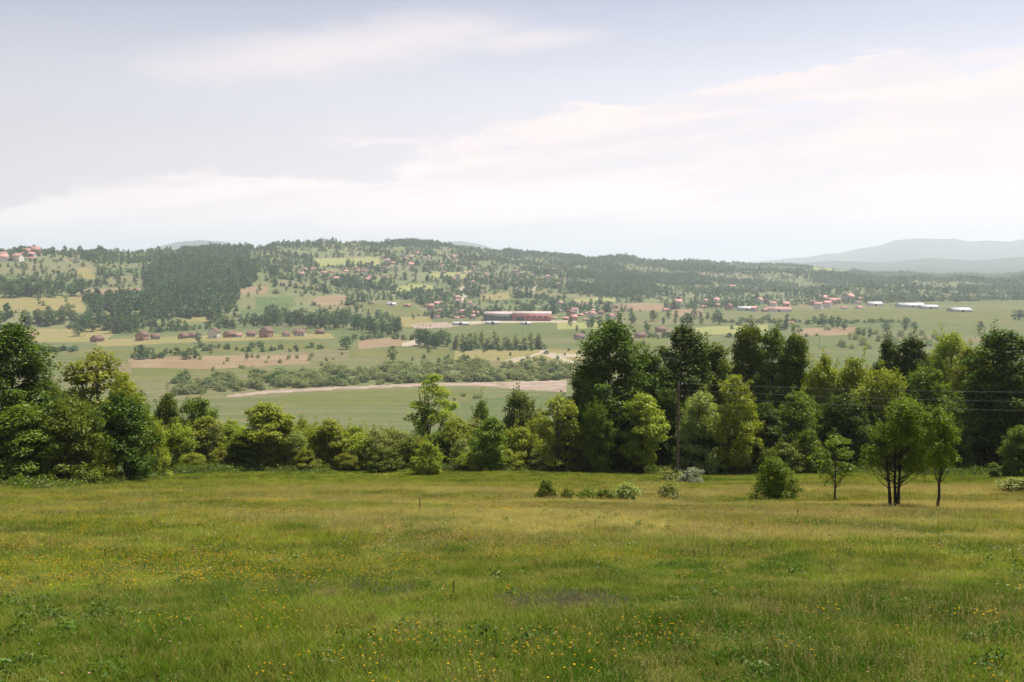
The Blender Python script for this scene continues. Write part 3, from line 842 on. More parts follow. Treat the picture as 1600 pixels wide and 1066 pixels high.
# ------------------------------------------------------------------ near trees along the edge of the meadow
# (column, distance, top row, width in px, kind, foliage, name, label)
NEAR = [
    (25, 70, 503, 135, 'tall', 'leaf_dark', 'broadleaf_tree', 'big dark broadleaf tree at the far left edge, tallest of the left thicket'),
    (150, 82, 540, 125, 'open', 'leaf_yellow', 'broadleaf_tree', 'yellow-green open tree with dark trunk right of the big dark left tree'),
    (192, 86, 575, 70, 'young', 'leaf_yellow', 'broadleaf_tree', 'lower yellow-green tree leaning against the open yellow-green tree on the left'),
    (75, 78, 590, 80, 'bushy', 'leaf_mid', 'broadleaf_tree', 'mid-green tree filling the gap below the big dark left tree'),
    (30, 64.5, 628, 125, 'bushy', 'leaf_mid', 'shrub', 'large green shrub at the lower left corner of the left thicket'),
    (105, 66, 618, 105, 'bushy', 'leaf_mid', 'shrub', 'rounded green shrub in front of the open yellow-green tree'),
    (185, 70, 612, 105, 'bushy', 'leaf_dark', 'broadleaf_tree', 'dark bushy tree with black shade beneath, right part of the left thicket'),
    (232, 77, 645, 62, 'shrub', 'leaf_yellow', 'shrub', 'yellow-green shrub at the right end of the left thicket'),
    (150, 68, 680, 60, 'shrub', 'leaf_yellow', 'shrub', 'small light shrub in front of the dark hollow of the left thicket'),
    (-60, 66, 560, 120, 'tall', 'leaf_dark', 'broadleaf_tree', 'dark tree cut by the left picture edge behind the large green shrub'),
    (262, 102, 603, 55, 'bushy', 'leaf_mid', 'broadleaf_tree', 'round tree behind the shrubs right of the left thicket'),
    (308, 106, 610, 72, 'bushy', 'leaf_mid', 'broadleaf_tree', 'dark low tree left of the end of the riverbed'),
    (212, 98, 612, 60, 'bushy', 'leaf_mid', 'broadleaf_tree', 'mid-green tree behind the yellow-green shrub of the left thicket'),
    (275, 90, 652, 62, 'shrub', 'leaf_yellow', 'shrub', 'yellow-green shrub just right of the left thicket, at the grass edge'),
    (322, 92, 640, 66, 'young', 'leaf_yellow', 'broadleaf_tree', 'slim green tree with dark stem, first of the middle row'),
    (362, 92, 648, 62, 'bushy', 'leaf_yellow', 'shrub', 'green shrub between two slim trees in the left middle'),
    (415, 89, 618, 92, 'young', 'leaf_yellow', 'broadleaf_tree', 'tallest dark-stemmed tree left of centre, below the riverbed'),
    (445, 90, 640, 55, 'young', 'leaf_yellow', 'broadleaf_tree', 'small tree leaning on the tallest left-centre tree'),
    (385, 88, 662, 60, 'young', 'leaf_mid', 'broadleaf_tree', 'dark little tree under the tallest left-centre tree'),
    (472, 94, 645, 62, 'shrub', 'leaf_yellow', 'shrub', 'light shrub right of the left-centre trees'),
    (515, 90, 645, 68, 'young', 'leaf_yellow', 'broadleaf_tree', 'small tree with two dark stems in the middle of the hedge'),
    (552, 95, 655, 62, 'shrub', 'leaf_yellow', 'shrub', 'yellow-green shrub right of the two-stemmed small tree'),
    (585, 90, 662, 66, 'shrub', 'leaf_pale', 'shrub', 'pale grey-green shrub in the centre of the hedge'),
    (622, 92, 664, 62, 'shrub', 'leaf_pale', 'shrub', 'pale shrub left of the tall lone tree in the gap'),
    (600, 86, 694, 50, 'shrub', 'leaf_mid', 'shrub', 'low shrub at the grass edge under the pale shrubs'),
    (650, 96, 672, 52, 'shrub', 'leaf_yellow', 'shrub', 'mid-green shrub at the foot of the lone tree in the gap'),
    (680, 118, 582, 84, 'open', 'leaf_yellow', 'broadleaf_tree', 'lone slender tree with sparse branches standing in front of the riverbed field'),
    (668, 83, 688, 46, 'shrub', 'leaf_yellow', 'shrub', 'small round yellow-green bush in front of the hedge below the lone tree'),
    (712, 93, 650, 78, 'bushy', 'leaf_yellow', 'shrub', 'broad yellow-green shrub right of the lone slender tree'),
    (742, 94, 652, 55, 'shrub', 'leaf_pale', 'shrub', 'pale yellow shrub left of the small dark tree'),
    (768, 86, 648, 56, 'young', 'leaf_mid', 'broadleaf_tree', 'small dark tree with bare stem right of the broad yellow-green shrub'),
    (752, 132, 620, 44, 'bushy', 'leaf_mid', 'broadleaf_tree', 'dark green tree behind the hedge, left of a pair near the riverbed'),
    (812, 134, 606, 80, 'bushy', 'leaf_mid', 'broadleaf_tree', 'wide dark green tree behind the hedge below the riverbed end'),
    (812, 91, 664, 74, 'shrub', 'leaf_yellow', 'shrub', 'light yellow-green shrub between the small dark tree and the yellow-green tree'),
    (848, 100, 645, 60, 'bushy', 'leaf_yellow', 'shrub', 'yellow shrub just behind the yellow-green tree with dark trunk'),
    (875, 85, 614, 80, 'open', 'leaf_yellow', 'broadleaf_tree', 'yellow-green tree with straight dark trunk left of the tallest tree'),
    (790, 88, 700, 50, 'shrub', 'leaf_yellow', 'shrub', 'low green shrub at the grass edge right of the small dark tree'),
    (735, 86, 705, 46, 'shrub', 'leaf_yellow', 'shrub', 'low green shrub at the grass edge left of the small dark tree'),
    (540, 88, 700, 46, 'shrub', 'leaf_yellow', 'shrub', 'low green shrub under the two-stemmed small tree'),
    (480, 88, 694, 50, 'shrub', 'leaf_yellow', 'shrub', 'low green shrub at the foot of the light shrub left of centre'),
    (345, 88, 690, 46, 'shrub', 'leaf_yellow', 'shrub', 'low light shrub at the grass edge under the slim trees'),
    (300, 86, 700, 44, 'shrub', 'leaf_yellow', 'shrub', 'small green shrub at the grass edge just right of the left thicket'),
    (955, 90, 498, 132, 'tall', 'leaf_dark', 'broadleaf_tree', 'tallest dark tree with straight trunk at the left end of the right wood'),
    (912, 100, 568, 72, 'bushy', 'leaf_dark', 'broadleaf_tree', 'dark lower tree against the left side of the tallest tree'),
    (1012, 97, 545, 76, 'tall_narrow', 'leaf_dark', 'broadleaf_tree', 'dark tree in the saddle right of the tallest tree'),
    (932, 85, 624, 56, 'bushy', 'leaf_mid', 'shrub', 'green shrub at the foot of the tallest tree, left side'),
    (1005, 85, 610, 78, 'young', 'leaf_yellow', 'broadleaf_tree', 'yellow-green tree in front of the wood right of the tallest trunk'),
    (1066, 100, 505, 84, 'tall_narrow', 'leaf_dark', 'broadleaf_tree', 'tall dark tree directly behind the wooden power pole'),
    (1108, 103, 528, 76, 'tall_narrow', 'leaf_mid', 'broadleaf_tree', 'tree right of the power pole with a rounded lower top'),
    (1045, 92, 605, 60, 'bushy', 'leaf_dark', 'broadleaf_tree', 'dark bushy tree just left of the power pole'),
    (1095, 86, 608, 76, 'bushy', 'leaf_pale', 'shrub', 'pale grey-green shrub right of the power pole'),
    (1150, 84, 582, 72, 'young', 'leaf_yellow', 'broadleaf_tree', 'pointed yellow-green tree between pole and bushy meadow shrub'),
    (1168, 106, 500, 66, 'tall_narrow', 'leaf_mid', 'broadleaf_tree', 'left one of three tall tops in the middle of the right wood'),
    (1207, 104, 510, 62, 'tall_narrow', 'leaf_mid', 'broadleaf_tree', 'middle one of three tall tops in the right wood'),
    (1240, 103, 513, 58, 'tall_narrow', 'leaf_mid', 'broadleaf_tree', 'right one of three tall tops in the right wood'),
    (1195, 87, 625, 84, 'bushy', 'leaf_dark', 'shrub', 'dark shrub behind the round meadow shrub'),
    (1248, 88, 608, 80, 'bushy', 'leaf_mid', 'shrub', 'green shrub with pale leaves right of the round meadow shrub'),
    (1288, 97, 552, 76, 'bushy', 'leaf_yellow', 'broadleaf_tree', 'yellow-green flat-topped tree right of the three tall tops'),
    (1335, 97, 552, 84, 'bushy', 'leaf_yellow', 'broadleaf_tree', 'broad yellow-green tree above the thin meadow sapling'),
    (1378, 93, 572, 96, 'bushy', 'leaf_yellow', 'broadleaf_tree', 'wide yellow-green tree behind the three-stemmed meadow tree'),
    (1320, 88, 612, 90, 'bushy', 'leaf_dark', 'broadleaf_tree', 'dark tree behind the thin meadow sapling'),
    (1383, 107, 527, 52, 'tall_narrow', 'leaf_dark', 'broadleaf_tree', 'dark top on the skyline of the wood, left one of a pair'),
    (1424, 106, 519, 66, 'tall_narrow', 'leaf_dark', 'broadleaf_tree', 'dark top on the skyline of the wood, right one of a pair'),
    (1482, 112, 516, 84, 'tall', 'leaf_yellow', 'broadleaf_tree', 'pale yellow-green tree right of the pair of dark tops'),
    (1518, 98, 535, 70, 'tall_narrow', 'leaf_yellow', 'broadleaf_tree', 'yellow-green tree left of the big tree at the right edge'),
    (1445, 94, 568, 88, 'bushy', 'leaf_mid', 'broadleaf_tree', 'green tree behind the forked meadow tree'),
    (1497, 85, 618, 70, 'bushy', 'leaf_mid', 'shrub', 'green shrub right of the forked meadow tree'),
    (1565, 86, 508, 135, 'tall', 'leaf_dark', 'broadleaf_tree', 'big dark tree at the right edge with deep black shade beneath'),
    (1425, 86, 640, 80, 'bushy', 'leaf_dark', 'shrub', 'dark shrub right behind the meadow tree group'),
    (1265, 84, 668, 60, 'shrub', 'leaf_mid', 'shrub', 'low green shrub between round meadow shrub and sapling'),
    (1225, 83, 690, 70, 'shrub', 'leaf_mid', 'shrub', 'low green shrub peeping over the round meadow shrub'),
    (1598, 75, 662, 66, 'bushy', 'leaf_mid', 'shrub', 'sunlit shrub at the right edge below the big dark tree'),
    (1556, 73, 722, 24, 'young', 'leaf_mid', 'sapling', 'tiny sapling at the right edge in front of the black shade'),
    (1660, 82, 540, 120, 'tall', 'leaf_dark', 'broadleaf_tree', 'dark tree beyond the right picture edge'),
    (1080, 87, 672, 60, 'shrub', 'leaf_dark', 'shrub', 'dark low shrub behind the white-flowering bush'),
    (985, 87, 668, 60, 'bushy', 'leaf_dark', 'shrub', 'dark low shrub right of the tallest tree trunk'),
    (1125, 86, 655, 60, 'bushy', 'leaf_dark', 'shrub', 'dark low shrub under the pointed yellow-green tree'),
]
TREES_GROUP = 'trees and shrubs along the meadow edge'
for i, (px, d, top, wpx, kind, leaf, name, label) in enumerate(NEAR):
    p = at_dist(px, d)
    top += 7 if 255 < px < 660 else 0
    dr = ray(px, top)
    ztop = dr[2] / dr[1] * d
    h = max(ztop - p.z, 1.2) * 0.985
    w = wpx / F * d * 1.08
    set_tree(name, kind, p, h, w, leaf, label, 'tree' if name != 'shrub' else 'shrub', TREES_GROUP, 'bark_dark', pick=i)

g = np.random.default_rng(5)
FILL = [(255, 90, 668), (290, 93, 662), (338, 91, 660), (375, 90, 672), (432, 91, 668), (462, 89, 672), (498, 92, 662), (530, 93, 664), (566, 90, 676), (605, 94, 668), (640, 90, 684), (690, 92, 672), (722, 89, 684), (755, 91, 676), (795, 92, 672), (832, 90, 676), (858, 88, 692), (892, 90, 660), (905, 87, 700)]
for i, (px, d, top) in enumerate(FILL):
    p = at_dist(px, d)
    dr = ray(px, top)
    lf = ('leaf_yellow', 'leaf_pale', 'leaf_mid')[int(g.integers(3))]
    tone = {'leaf_yellow': 'yellow-green', 'leaf_pale': 'pale', 'leaf_mid': 'green'}[lf]
    nth = ['first', 'second', 'third', 'fourth', 'fifth', 'sixth', 'seventh', 'eighth', 'ninth', 'tenth', 'eleventh', 'twelfth', 'thirteenth', 'fourteenth', 'fifteenth', 'sixteenth', 'seventeenth', 'eighteenth', 'last'][i]
    set_tree('shrub', 'shrub', p, dr[2] / dr[1] * d - p.z, g.uniform(44, 78) / F * d, lf, nth + ' of the ' + tone + ' shrubs knitting the centre hedge together, counted from the left', 'shrub', TREES_GROUP, 'bark_dark', pick=i)

# trees down the slope behind them, closing the gaps of the wood
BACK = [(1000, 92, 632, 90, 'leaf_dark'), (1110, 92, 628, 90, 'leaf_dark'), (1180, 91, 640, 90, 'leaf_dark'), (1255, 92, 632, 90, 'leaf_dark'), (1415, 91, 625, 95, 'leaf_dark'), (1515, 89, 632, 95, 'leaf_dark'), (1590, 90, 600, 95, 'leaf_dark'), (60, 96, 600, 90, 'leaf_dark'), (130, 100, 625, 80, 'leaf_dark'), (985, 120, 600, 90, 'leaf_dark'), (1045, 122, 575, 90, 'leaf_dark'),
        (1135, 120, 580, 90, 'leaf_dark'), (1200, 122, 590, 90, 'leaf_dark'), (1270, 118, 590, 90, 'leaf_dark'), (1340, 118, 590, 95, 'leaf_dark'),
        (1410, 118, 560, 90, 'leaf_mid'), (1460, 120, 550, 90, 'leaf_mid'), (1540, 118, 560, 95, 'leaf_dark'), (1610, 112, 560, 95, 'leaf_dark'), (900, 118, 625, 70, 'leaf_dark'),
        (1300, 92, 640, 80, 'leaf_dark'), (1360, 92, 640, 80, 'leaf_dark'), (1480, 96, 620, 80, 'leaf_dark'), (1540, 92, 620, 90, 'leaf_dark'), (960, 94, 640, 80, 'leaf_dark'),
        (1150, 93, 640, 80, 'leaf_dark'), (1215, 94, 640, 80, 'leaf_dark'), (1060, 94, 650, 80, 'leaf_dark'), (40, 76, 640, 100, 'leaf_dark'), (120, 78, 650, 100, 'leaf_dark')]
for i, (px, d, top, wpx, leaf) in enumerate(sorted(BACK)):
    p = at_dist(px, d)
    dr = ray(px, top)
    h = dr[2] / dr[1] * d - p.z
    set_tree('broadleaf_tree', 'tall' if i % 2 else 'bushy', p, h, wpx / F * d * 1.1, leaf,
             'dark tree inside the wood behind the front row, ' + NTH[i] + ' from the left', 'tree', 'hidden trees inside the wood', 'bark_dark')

# ------------------------------------------------------------------ plants standing out in the meadow


def meadow_plant(name, kind, px, base, top, wpx, leaf, label, cat, bark='bark_dark', rz=None, pick=0, group=None):
    p = hit(px, base)
    d = p.length
    set_tree(name, kind, p, (base - top) / F * d, wpx / F * d, leaf, label, cat, group, bark, pick, rz)


meadow_plant('shrub', 'round_shrub', 1210, 785, 717, 60, 'leaf_mid', 'round upright shrub standing alone in the meadow', 'shrub')
meadow_plant('sapling', 'sapling', 1305, 787, 684, 72, 'leaf_mid', 'thin sparse sapling with a bare stem left of the meadow tree group', 'tree', rz=1.0)
meadow_plant('small_tree', 'three_stem', 1402, 794, 632, 118, 'leaf_mid', 'three-stemmed small tree in the meadow, larger of the pair', 'tree', rz=0.0)
meadow_plant('small_tree', 'forked', 1460, 796, 648, 62, 'leaf_mid', 'small tree with forked leaning trunk right of the three-stemmed tree', 'tree', rz=2.2)
for px, base, top, w, lf, lb in ((853, 781, 746, 34, 'leaf_mid', 'small dark bush, leftmost of the low meadow bushes'),
                                 (886, 782, 762, 26, 'leaf_mid', 'very low bush second from the left in the meadow bush row'),
                                 (918, 783, 763, 40, 'leaf_mid', 'flat low bush in the middle of the meadow bush row'),
                                 (945, 783, 763, 34, 'leaf_mid', 'flat low bush just left of the pale-tipped meadow bush'),
                                 (978, 784, 752, 46, 'leaf_pale', 'pale-tipped bush at the right end of the meadow bush row'),
                                 (1046, 783, 752, 42, 'leaf_pale', 'pale-tipped bush below the power pole'),
                                 (1052, 752, 735, 50, 'leaf_pale', 'low pale bush around the foot of the power pole'),
                                 (1590, 772, 748, 60, 'leaf_pale', 'pale low bush at the right picture edge of the meadow')):
    meadow_plant('low_bush', 'low_bush', px, base, top, w, lf, lb, 'bush', pick=px, group='low bushes in the meadow')
meadow_plant('low_bush', 'low_bush', 1082, 757, 730, 40, 'blossom', 'white-flowering bush right of the power pole foot', 'bush', pick=1, group='low bushes in the meadow')

# ------------------------------------------------------------------ wooden power pole and its wires


def prim_box(cx, cy, cz, sx, sy, sz):
    x, y, z = sx / 2, sy / 2, sz / 2
    v = np.array([(-x, -y, -z), (x, -y, -z), (x, y, -z), (-x, y, -z), (-x, -y, z), (x, -y, z), (x, y, z), (-x, y, z)]) + (cx, cy, cz)
    f = np.array([(0, 3, 2, 1), (4, 5, 6, 7), (0, 1, 5, 4), (1, 2, 6, 5), (2, 3, 7, 6), (3, 0, 4, 7)])
    return v, f


M['pole_wood'] = plain_mat('pole_wood', (0.055, 0.040, 0.030), (0.11, 0.085, 0.065), 4.0, 0.9, stretch=(6, 6, 0.5))
M['porcelain'] = plain_mat('porcelain', (0.30, 0.27, 0.24), (0.42, 0.39, 0.35), 8.0, 0.3)
M['wire'] = plain_mat('wire', (0.14, 0.14, 0.135), (0.20, 0.20, 0.19), 0.3, 0.6, 0.0)
POLE_H = 7.15


def power_pole(px, base_row, dist, label, heights):
    p = hit(px, base_row) if base_row else at_dist(px, dist)
    o = empty('power_pole', p)
    tag(o, label, 'pole', 'wooden power poles')
    z = np.array([-0.4, 0, 2, 4, 6, POLE_H - 0.05, POLE_H])
    v, f = tube(np.stack([0.02 * np.sin(z), 0.015 * np.cos(z * 1.3), z], 1), np.array([0.105, 0.10, 0.094, 0.088, 0.082, 0.078, 0.04]), 10)
    obj('shaft', mesh_np('shaft', v, f, smooth_shade=True), M['pole_wood'], o)
    pts = []
    for k, hh in enumerate(heights):
        s = 1 if k != 1 else -1
        v, f = join([tube([(0.08 * s, 0, hh - 0.16), (0.24 * s, 0, hh - 0.14), (0.25 * s, 0, hh - 0.02)], [0.014, 0.014, 0.014], 6)])
        br = obj('bracket', mesh_np('bracket', v, f, smooth_shade=True), M['bark_dark'], o)
        zz = np.array([-0.06, -0.05, -0.01, 0.0, 0.04, 0.06, 0.07])
        rr = np.array([0.02, 0.05, 0.052, 0.034, 0.045, 0.035, 0.01])
        v, f = tube(np.stack([np.full(7, 0.25 * s), np.zeros(7), hh + zz], 1), rr, 10)
        obj('insulator', mesh_np('insulator', v, f, smooth_shade=True), M['porcelain'], br)
        pts.append(p + Vector((0.25 * s, 0, hh + 0.02)))
    return pts


ends_a = power_pole(1058, 752, None, 'wooden power pole standing at the wood edge near the white-flowering bush', (6.95, 6.5, 6.05))
ends_b = power_pole(1900, None, 66, 'wooden power pole beyond the right picture edge', (6.25, 5.5, 4.75))
for a, b, w in zip(ends_a, ends_b, ('topmost', 'middle', 'lowest')):
    ts = np.linspace(0, 1, 40)
    path = np.array([a.lerp(b, t) for t in ts])
    path[:, 2] -= 4 * 0.25 * ts * (1 - ts)
    v, f = tube(path, np.full(40, 0.0048), 5)
    tag(obj('power_wire', mesh_np('power_wire', v, f, smooth_shade=True), M['wire']), w + ' of three bare power wires crossing the dark wood on the right', 'wire', 'power wires')

# ------------------------------------------------------------------ valley: willows, trees, hedges


def far_plant(name, kind, px, base, hpx, wpx, leaf, label, cat, group, trunk=True):
    p = hit(px, base, 380)
    d = p.length
    set_tree(name, kind, p, hpx / F * d, wpx / F * d, leaf, label, cat, group, 'bark', trunk=trunk)


rng = np.random.default_rng(21)
placed = []
WILLOW_TOP = ([270, 300, 400, 500, 600, 700, 890], [600, 594, 588, 580, 574, 568, 570])
WILLOW_LOW = ([270, 360, 480, 600, 700, 890], [618, 612, 606, 601, 598, 594])
n_w = 0
while n_w < 300:
    px = rng.uniform(275, 890)
    y0, y1 = np.interp(px, *WILLOW_TOP), np.interp(px, *WILLOW_LOW)
    py = y0 + (y1 - y0) * rng.uniform(0, 1) ** 0.7
    hp = rng.uniform(7, 14) * (1.15 if rng.random() < 0.15 else 1)
    pale = rng.random() < 0.85
    zone = ('at the left end of the riverbed', 'left of centre, below the pinkish field', 'left of the lone field tree', 'right of the lone field tree', 'below the factory tree row', 'beside the pale dirt track')[min(5, int((px - 275) / 103))]
    row = 'front' if (py - y0) / (y1 - y0) > 0.55 else 'rear'
    far_plant('willow_shrub', 'far_bush', px, py, hp, hp * rng.uniform(1.4, 2.4), 'leaf_far_pale' if pale else 'leaf_far',
              ('tall ' if hp > 11 else 'low ') + ('grey-green' if pale else 'dark') + ' willow shrub in the ' + row + ' scrub ' + zone, 'shrub', 'willow shrubs along the riverbed', trunk=False)
    n_w += 1


def cluster(name, kind, xs, ys, n, hp, ratio, leaf, label, cat, group, seed):
    g = np.random.default_rng(seed)
    for i in range(n):
        px = xs[0] + (xs[1] - xs[0]) * (i + g.uniform(0, 1)) / n
        py = g.uniform(*ys)
        h = g.uniform(*hp)
        far_plant(name, kind, px, py, h, h * g.uniform(*ratio), leaf, label + ', ' + NTH[i] + ' from the left', cat, group, trunk=hp[1] > 13)


V = 'field_tree'
cluster(V, 'far_round', (412, 470), (500, 512), 10, (18, 28), (0.6, 0.9), 'leaf_far', 'dark tree in the left half of the hill-foot grove', 'tree', 'grove below the ploughed field', 1)
cluster(V, 'far_round', (472, 560), (506, 516), 15, (18, 30), (0.6, 0.9), 'leaf_far', 'dark tree in the middle of the hill-foot grove', 'tree', 'grove below the ploughed field', 2)
cluster(V, 'far_round', (560, 625), (512, 526), 12, (16, 28), (0.6, 0.9), 'leaf_far', 'dark tree in the right half of the hill-foot grove', 'tree', 'grove below the ploughed field', 3)
cluster(V, 'far_round', (648, 700), (536, 545), 9, (18, 28), (0.6, 0.9), 'leaf_far', 'dark tree in the dense clump right of the pale field corner', 'tree', 'clump below the gravel yard', 4)
cluster(V, 'far_tall', (706, 850), (542, 547), 17, (18, 30), (0.4, 0.7), 'leaf_far_pale', 'tall pale tree in the row in front of the red factory', 'tree', 'tree row below the factory', 5)
cluster(V, 'far_bush', (706, 850), (544, 548), 16, (8, 13), (1.0, 1.6), 'leaf_far', 'dark bush under the tree row before the factory', 'bush', 'bushes below the factory tree row', 6)
cluster(V, 'far_round', (35, 130), (500, 512), 12, (16, 26), (0.6, 0.9), 'leaf_far', 'dark tree in the belt left of the woodland foot', 'tree', 'tree belt at the left hill foot', 7)
cluster(V, 'far_round', (120, 215), (508, 526), 16, (16, 26), (0.6, 0.9), 'leaf_far', 'dark tree in the belt below the woodland', 'tree', 'tree belt at the left hill foot', 8)
cluster(V, 'far_round', (0, 130), (455, 466), 14, (14, 26), (0.7, 1.0), 'leaf_far', 'dark tree above the tan field on the left hillside', 'tree', 'trees above the tan hill field', 9)
cluster(V, 'far_round', (320, 405), (502, 516), 10, (12, 22), (0.6, 0.9), 'leaf_far', 'tree standing behind the roadside house row', 'tree', 'trees behind the house row', 10)
cluster(V, 'far_round', (890, 1030), (502, 520), 14, (10, 20), (0.5, 0.9), 'leaf_far', 'tree in the fields right of the red factory', 'tree', 'trees right of the factory', 11)
cluster(V, 'far_round', (1035, 1130), (496, 508), 14, (10, 20), (0.5, 0.8), 'leaf_far', 'tree in the loose row left of the long white hall', 'tree', 'trees in the right fields', 12)
cluster(V, 'far_bush', (1310, 1500), (520, 545), 26, (6, 14), (1.0, 1.6), 'leaf_far_pale', 'pale bush in the valley just above the right wood', 'bush', 'bushes above the right wood', 13)
cluster(V, 'far_bush', (60, 118), (548, 551), 10, (6, 9), (1.2, 1.8), 'leaf_wood', 'dark bush in the hedge left of the roadside houses', 'bush', 'dark hedge bushes', 14)
cluster(V, 'far_bush', (205, 300), (550, 562), 14, (7, 13), (1.0, 1.5), 'leaf_far', 'dark bush in the hedge below the first roadside houses', 'bush', 'dark hedge bushes', 15)
cluster(V, 'far_bush', (300, 500), (543, 550), 22, (5, 10), (1.1, 1.8), 'leaf_far', 'dark bush in the hedge line below the house row', 'bush', 'dark hedge bushes', 16)
cluster(V, 'far_bush', (300, 540), (552, 580), 22, (4, 9), (0.9, 1.4), 'leaf_far_pale', 'small pale bush dotted over the pinkish valley field', 'bush', 'bushes on the valley field', 17)
cluster(V, 'far_bush', (640, 900), (548, 570), 22, (4, 9), (0.9, 1.5), 'leaf_far', 'small bush on the tan field below the tree row', 'bush', 'bushes on the valley field', 18)
cluster(V, 'far_bush', (540, 650), (527, 532), 10, (6, 10), (1.0, 1.6), 'leaf_far', 'bush in the hedge above the brown valley field', 'bush', 'dark hedge bushes', 19)
cluster(V, 'far_bush', (900, 1080), (520, 540), 24, (5, 10), (1.0, 1.8), 'leaf_far', 'bush in the fields behind the tallest near tree', 'bush', 'bushes in the right fields', 20)
cluster(V, 'far_bush', (1130, 1300), (498, 528), 26, (4, 8), (1.1, 2.2), 'leaf_far', 'low bush along the field borders of the right valley', 'bush', 'bushes in the right fields', 22)
cluster(V, 'far_bush', (1130, 1420), (503, 506), 30, (4, 7), (1.5, 2.6), 'leaf_far', 'low bush in the long hedge crossing the right valley fields', 'bush', 'bushes in the right fields', 24)
cluster(V, 'far_bush', (690, 760), (612, 628), 6, (5, 8), (1.0, 1.6), 'leaf_far_pale', 'low pale bush on the green field in front of the riverbed', 'bush', 'bushes by the riverbed', 23)
for px, b, h, w, k, lf, lb in (
        (541, 546, 21, 21, 'far_round', 'leaf_far', 'lone round dark tree at the right end of the house row field'),
        (614, 566, 28, 22, 'far_tall', 'leaf_far_pale', 'lone tree in the green field above the willow scrub'),
        (222, 561, 22, 16, 'far_round', 'leaf_far', 'lone tree below the second roadside house'),
        (305, 561, 16, 11, 'far_tall', 'leaf_far', 'lone small dark tree on the pinkish field'),
        (310, 536, 16, 11, 'far_round', 'leaf_far', 'tree at the roadside between the houses'),
        (386, 562, 11, 8, 'far_round', 'leaf_far', 'smallest lone tree on the pinkish field'),
        (290, 606, 26, 20, 'far_round', 'leaf_far', 'tree at the left end of the willow scrub'),
        (925, 513, 22, 10, 'far_tall', 'leaf_far', 'slim dark tree right of the red factory'),
        (1229, 516, 26, 11, 'far_tall', 'leaf_far', 'tall slim tree just above the three tall tops'),
        (1285, 511, 20, 15, 'far_round', 'leaf_far', 'round tree in the right fields, left of three'),
        (1300, 512, 18, 11, 'far_round', 'leaf_far', 'narrow tree in the right fields, middle of three'),
        (1309, 513, 18, 11, 'far_round', 'leaf_far', 'narrow tree in the right fields, right of three'),
        (1319, 515, 12, 12, 'far_round', 'leaf_far', 'small round tree at the end of the three field trees'),
        (1341, 526, 13, 9, 'far_round', 'leaf_far', 'tree above the broad yellow-green tree, left of three'),
        (1350, 527, 14, 8, 'far_tall', 'leaf_far', 'tree above the broad yellow-green tree, middle of three'),
        (1359, 528, 16, 9, 'far_tall', 'leaf_far', 'tree above the broad yellow-green tree, right of three'),
        (1385, 518, 12, 15, 'far_round', 'leaf_far', 'round tree above the pair of dark tops'),
        (1414, 516, 20, 11, 'far_tall', 'leaf_far', 'tall thin lone tree in the right valley'),
        (1428, 514, 11, 9, 'far_round', 'leaf_far', 'small tree right of the tall thin lone tree'),
        (1532, 515, 12, 11, 'far_round', 'leaf_far', 'lone dark tree near the right picture edge in the valley'),
        (1592, 500, 14, 22, 'far_round', 'leaf_far', 'dark tree at the right picture edge in the valley')):
    far_plant(V, k, px, b, h, w, lf, lb, 'tree', 'single trees in the valley')

# ------------------------------------------------------------------ houses, factory and halls


def gable(L, W, hw, hr, over=0.45, thick=0.22):
    """wall prism with gable ends, and a two-slope roof with eaves; length along x"""
    a, b = L / 2, W / 2
    v = np.array([(-a, -b, -1.5), (a, -b, -1.5), (a, b, -1.5), (-a, b, -1.5), (-a, -b, hw), (a, -b, hw), (a, b, hw), (-a, b, hw), (-a, 0, hw + hr), (a, 0, hw + hr)])
    quads = [(0, 1, 5, 4), (2, 3, 7, 6), (1, 2, 6, 5), (3, 0, 4, 7), (4, 5, 9, 8), (6, 7, 8, 9)]
    wall = bpy.data.meshes.new('wall')
    wall.from_pydata([tuple(p) for p in v], [], quads + [(5, 6, 9), (7, 4, 8)])
    sl = hr / b
    parts = []
    for s in (-1, 1):
        y0, y1 = s * (b + over), 0.0
        z0, z1 = hw - over * sl + 0.03, hw + hr + 0.03
        x = a + over
        p = np.array([(-x, y0, z0), (x, y0, z0), (x, y1, z1), (-x, y1, z1)])
        q = p + np.array([0, 0, thick])
        parts.append((np.concatenate([p, q]), np.array([(0, 3, 2, 1), (4, 5, 6, 7), (0, 1, 5, 4), (1, 2, 6, 5), (2, 3, 7, 6), (3, 0, 4, 7)])))
    rv, rf = join(parts)
    return wall, mesh_np('roof', rv, rf)


M['plaster'] = plain_mat('plaster', (0.62, 0.58, 0.52), (0.72, 0.68, 0.62), 0.6, 0.9)
M['plaster_grey'] = plain_mat('plaster_grey', (0.33, 0.31, 0.29), (0.42, 0.40, 0.37), 0.6, 0.9)
M['brick_wall'] = plain_mat('brick_wall', (0.36, 0.17, 0.12), (0.44, 0.24, 0.18), 0.6, 0.9)
M['roof_red'] = plain_mat('roof_red', (0.27, 0.125, 0.10), (0.34, 0.19, 0.16), 0.8, 0.85)
M['roof_brown'] = plain_mat('roof_brown', (0.105, 0.050, 0.042), (0.17, 0.085, 0.068), 0.8, 0.85)
M['roof_bright'] = plain_mat('roof_bright', (0.40, 0.165, 0.145), (0.46, 0.23, 0.20), 0.8, 0.85)
M['window_glass'] = plain_mat('window_glass', (0.03, 0.035, 0.045), (0.06, 0.065, 0.08), 1.0, 0.15)
M['door_wood'] = plain_mat('door_wood', (0.10, 0.06, 0.04), (0.16, 0.10, 0.06), 2.0, 0.6)
M['factory_grey'] = plain_mat('factory_grey', (0.085, 0.105, 0.10), (0.12, 0.14, 0.13), 0.2, 0.7)
M['factory_red'] = plain_mat('factory_red', (0.34, 0.105, 0.10), (0.40, 0.14, 0.13), 0.2, 0.7)
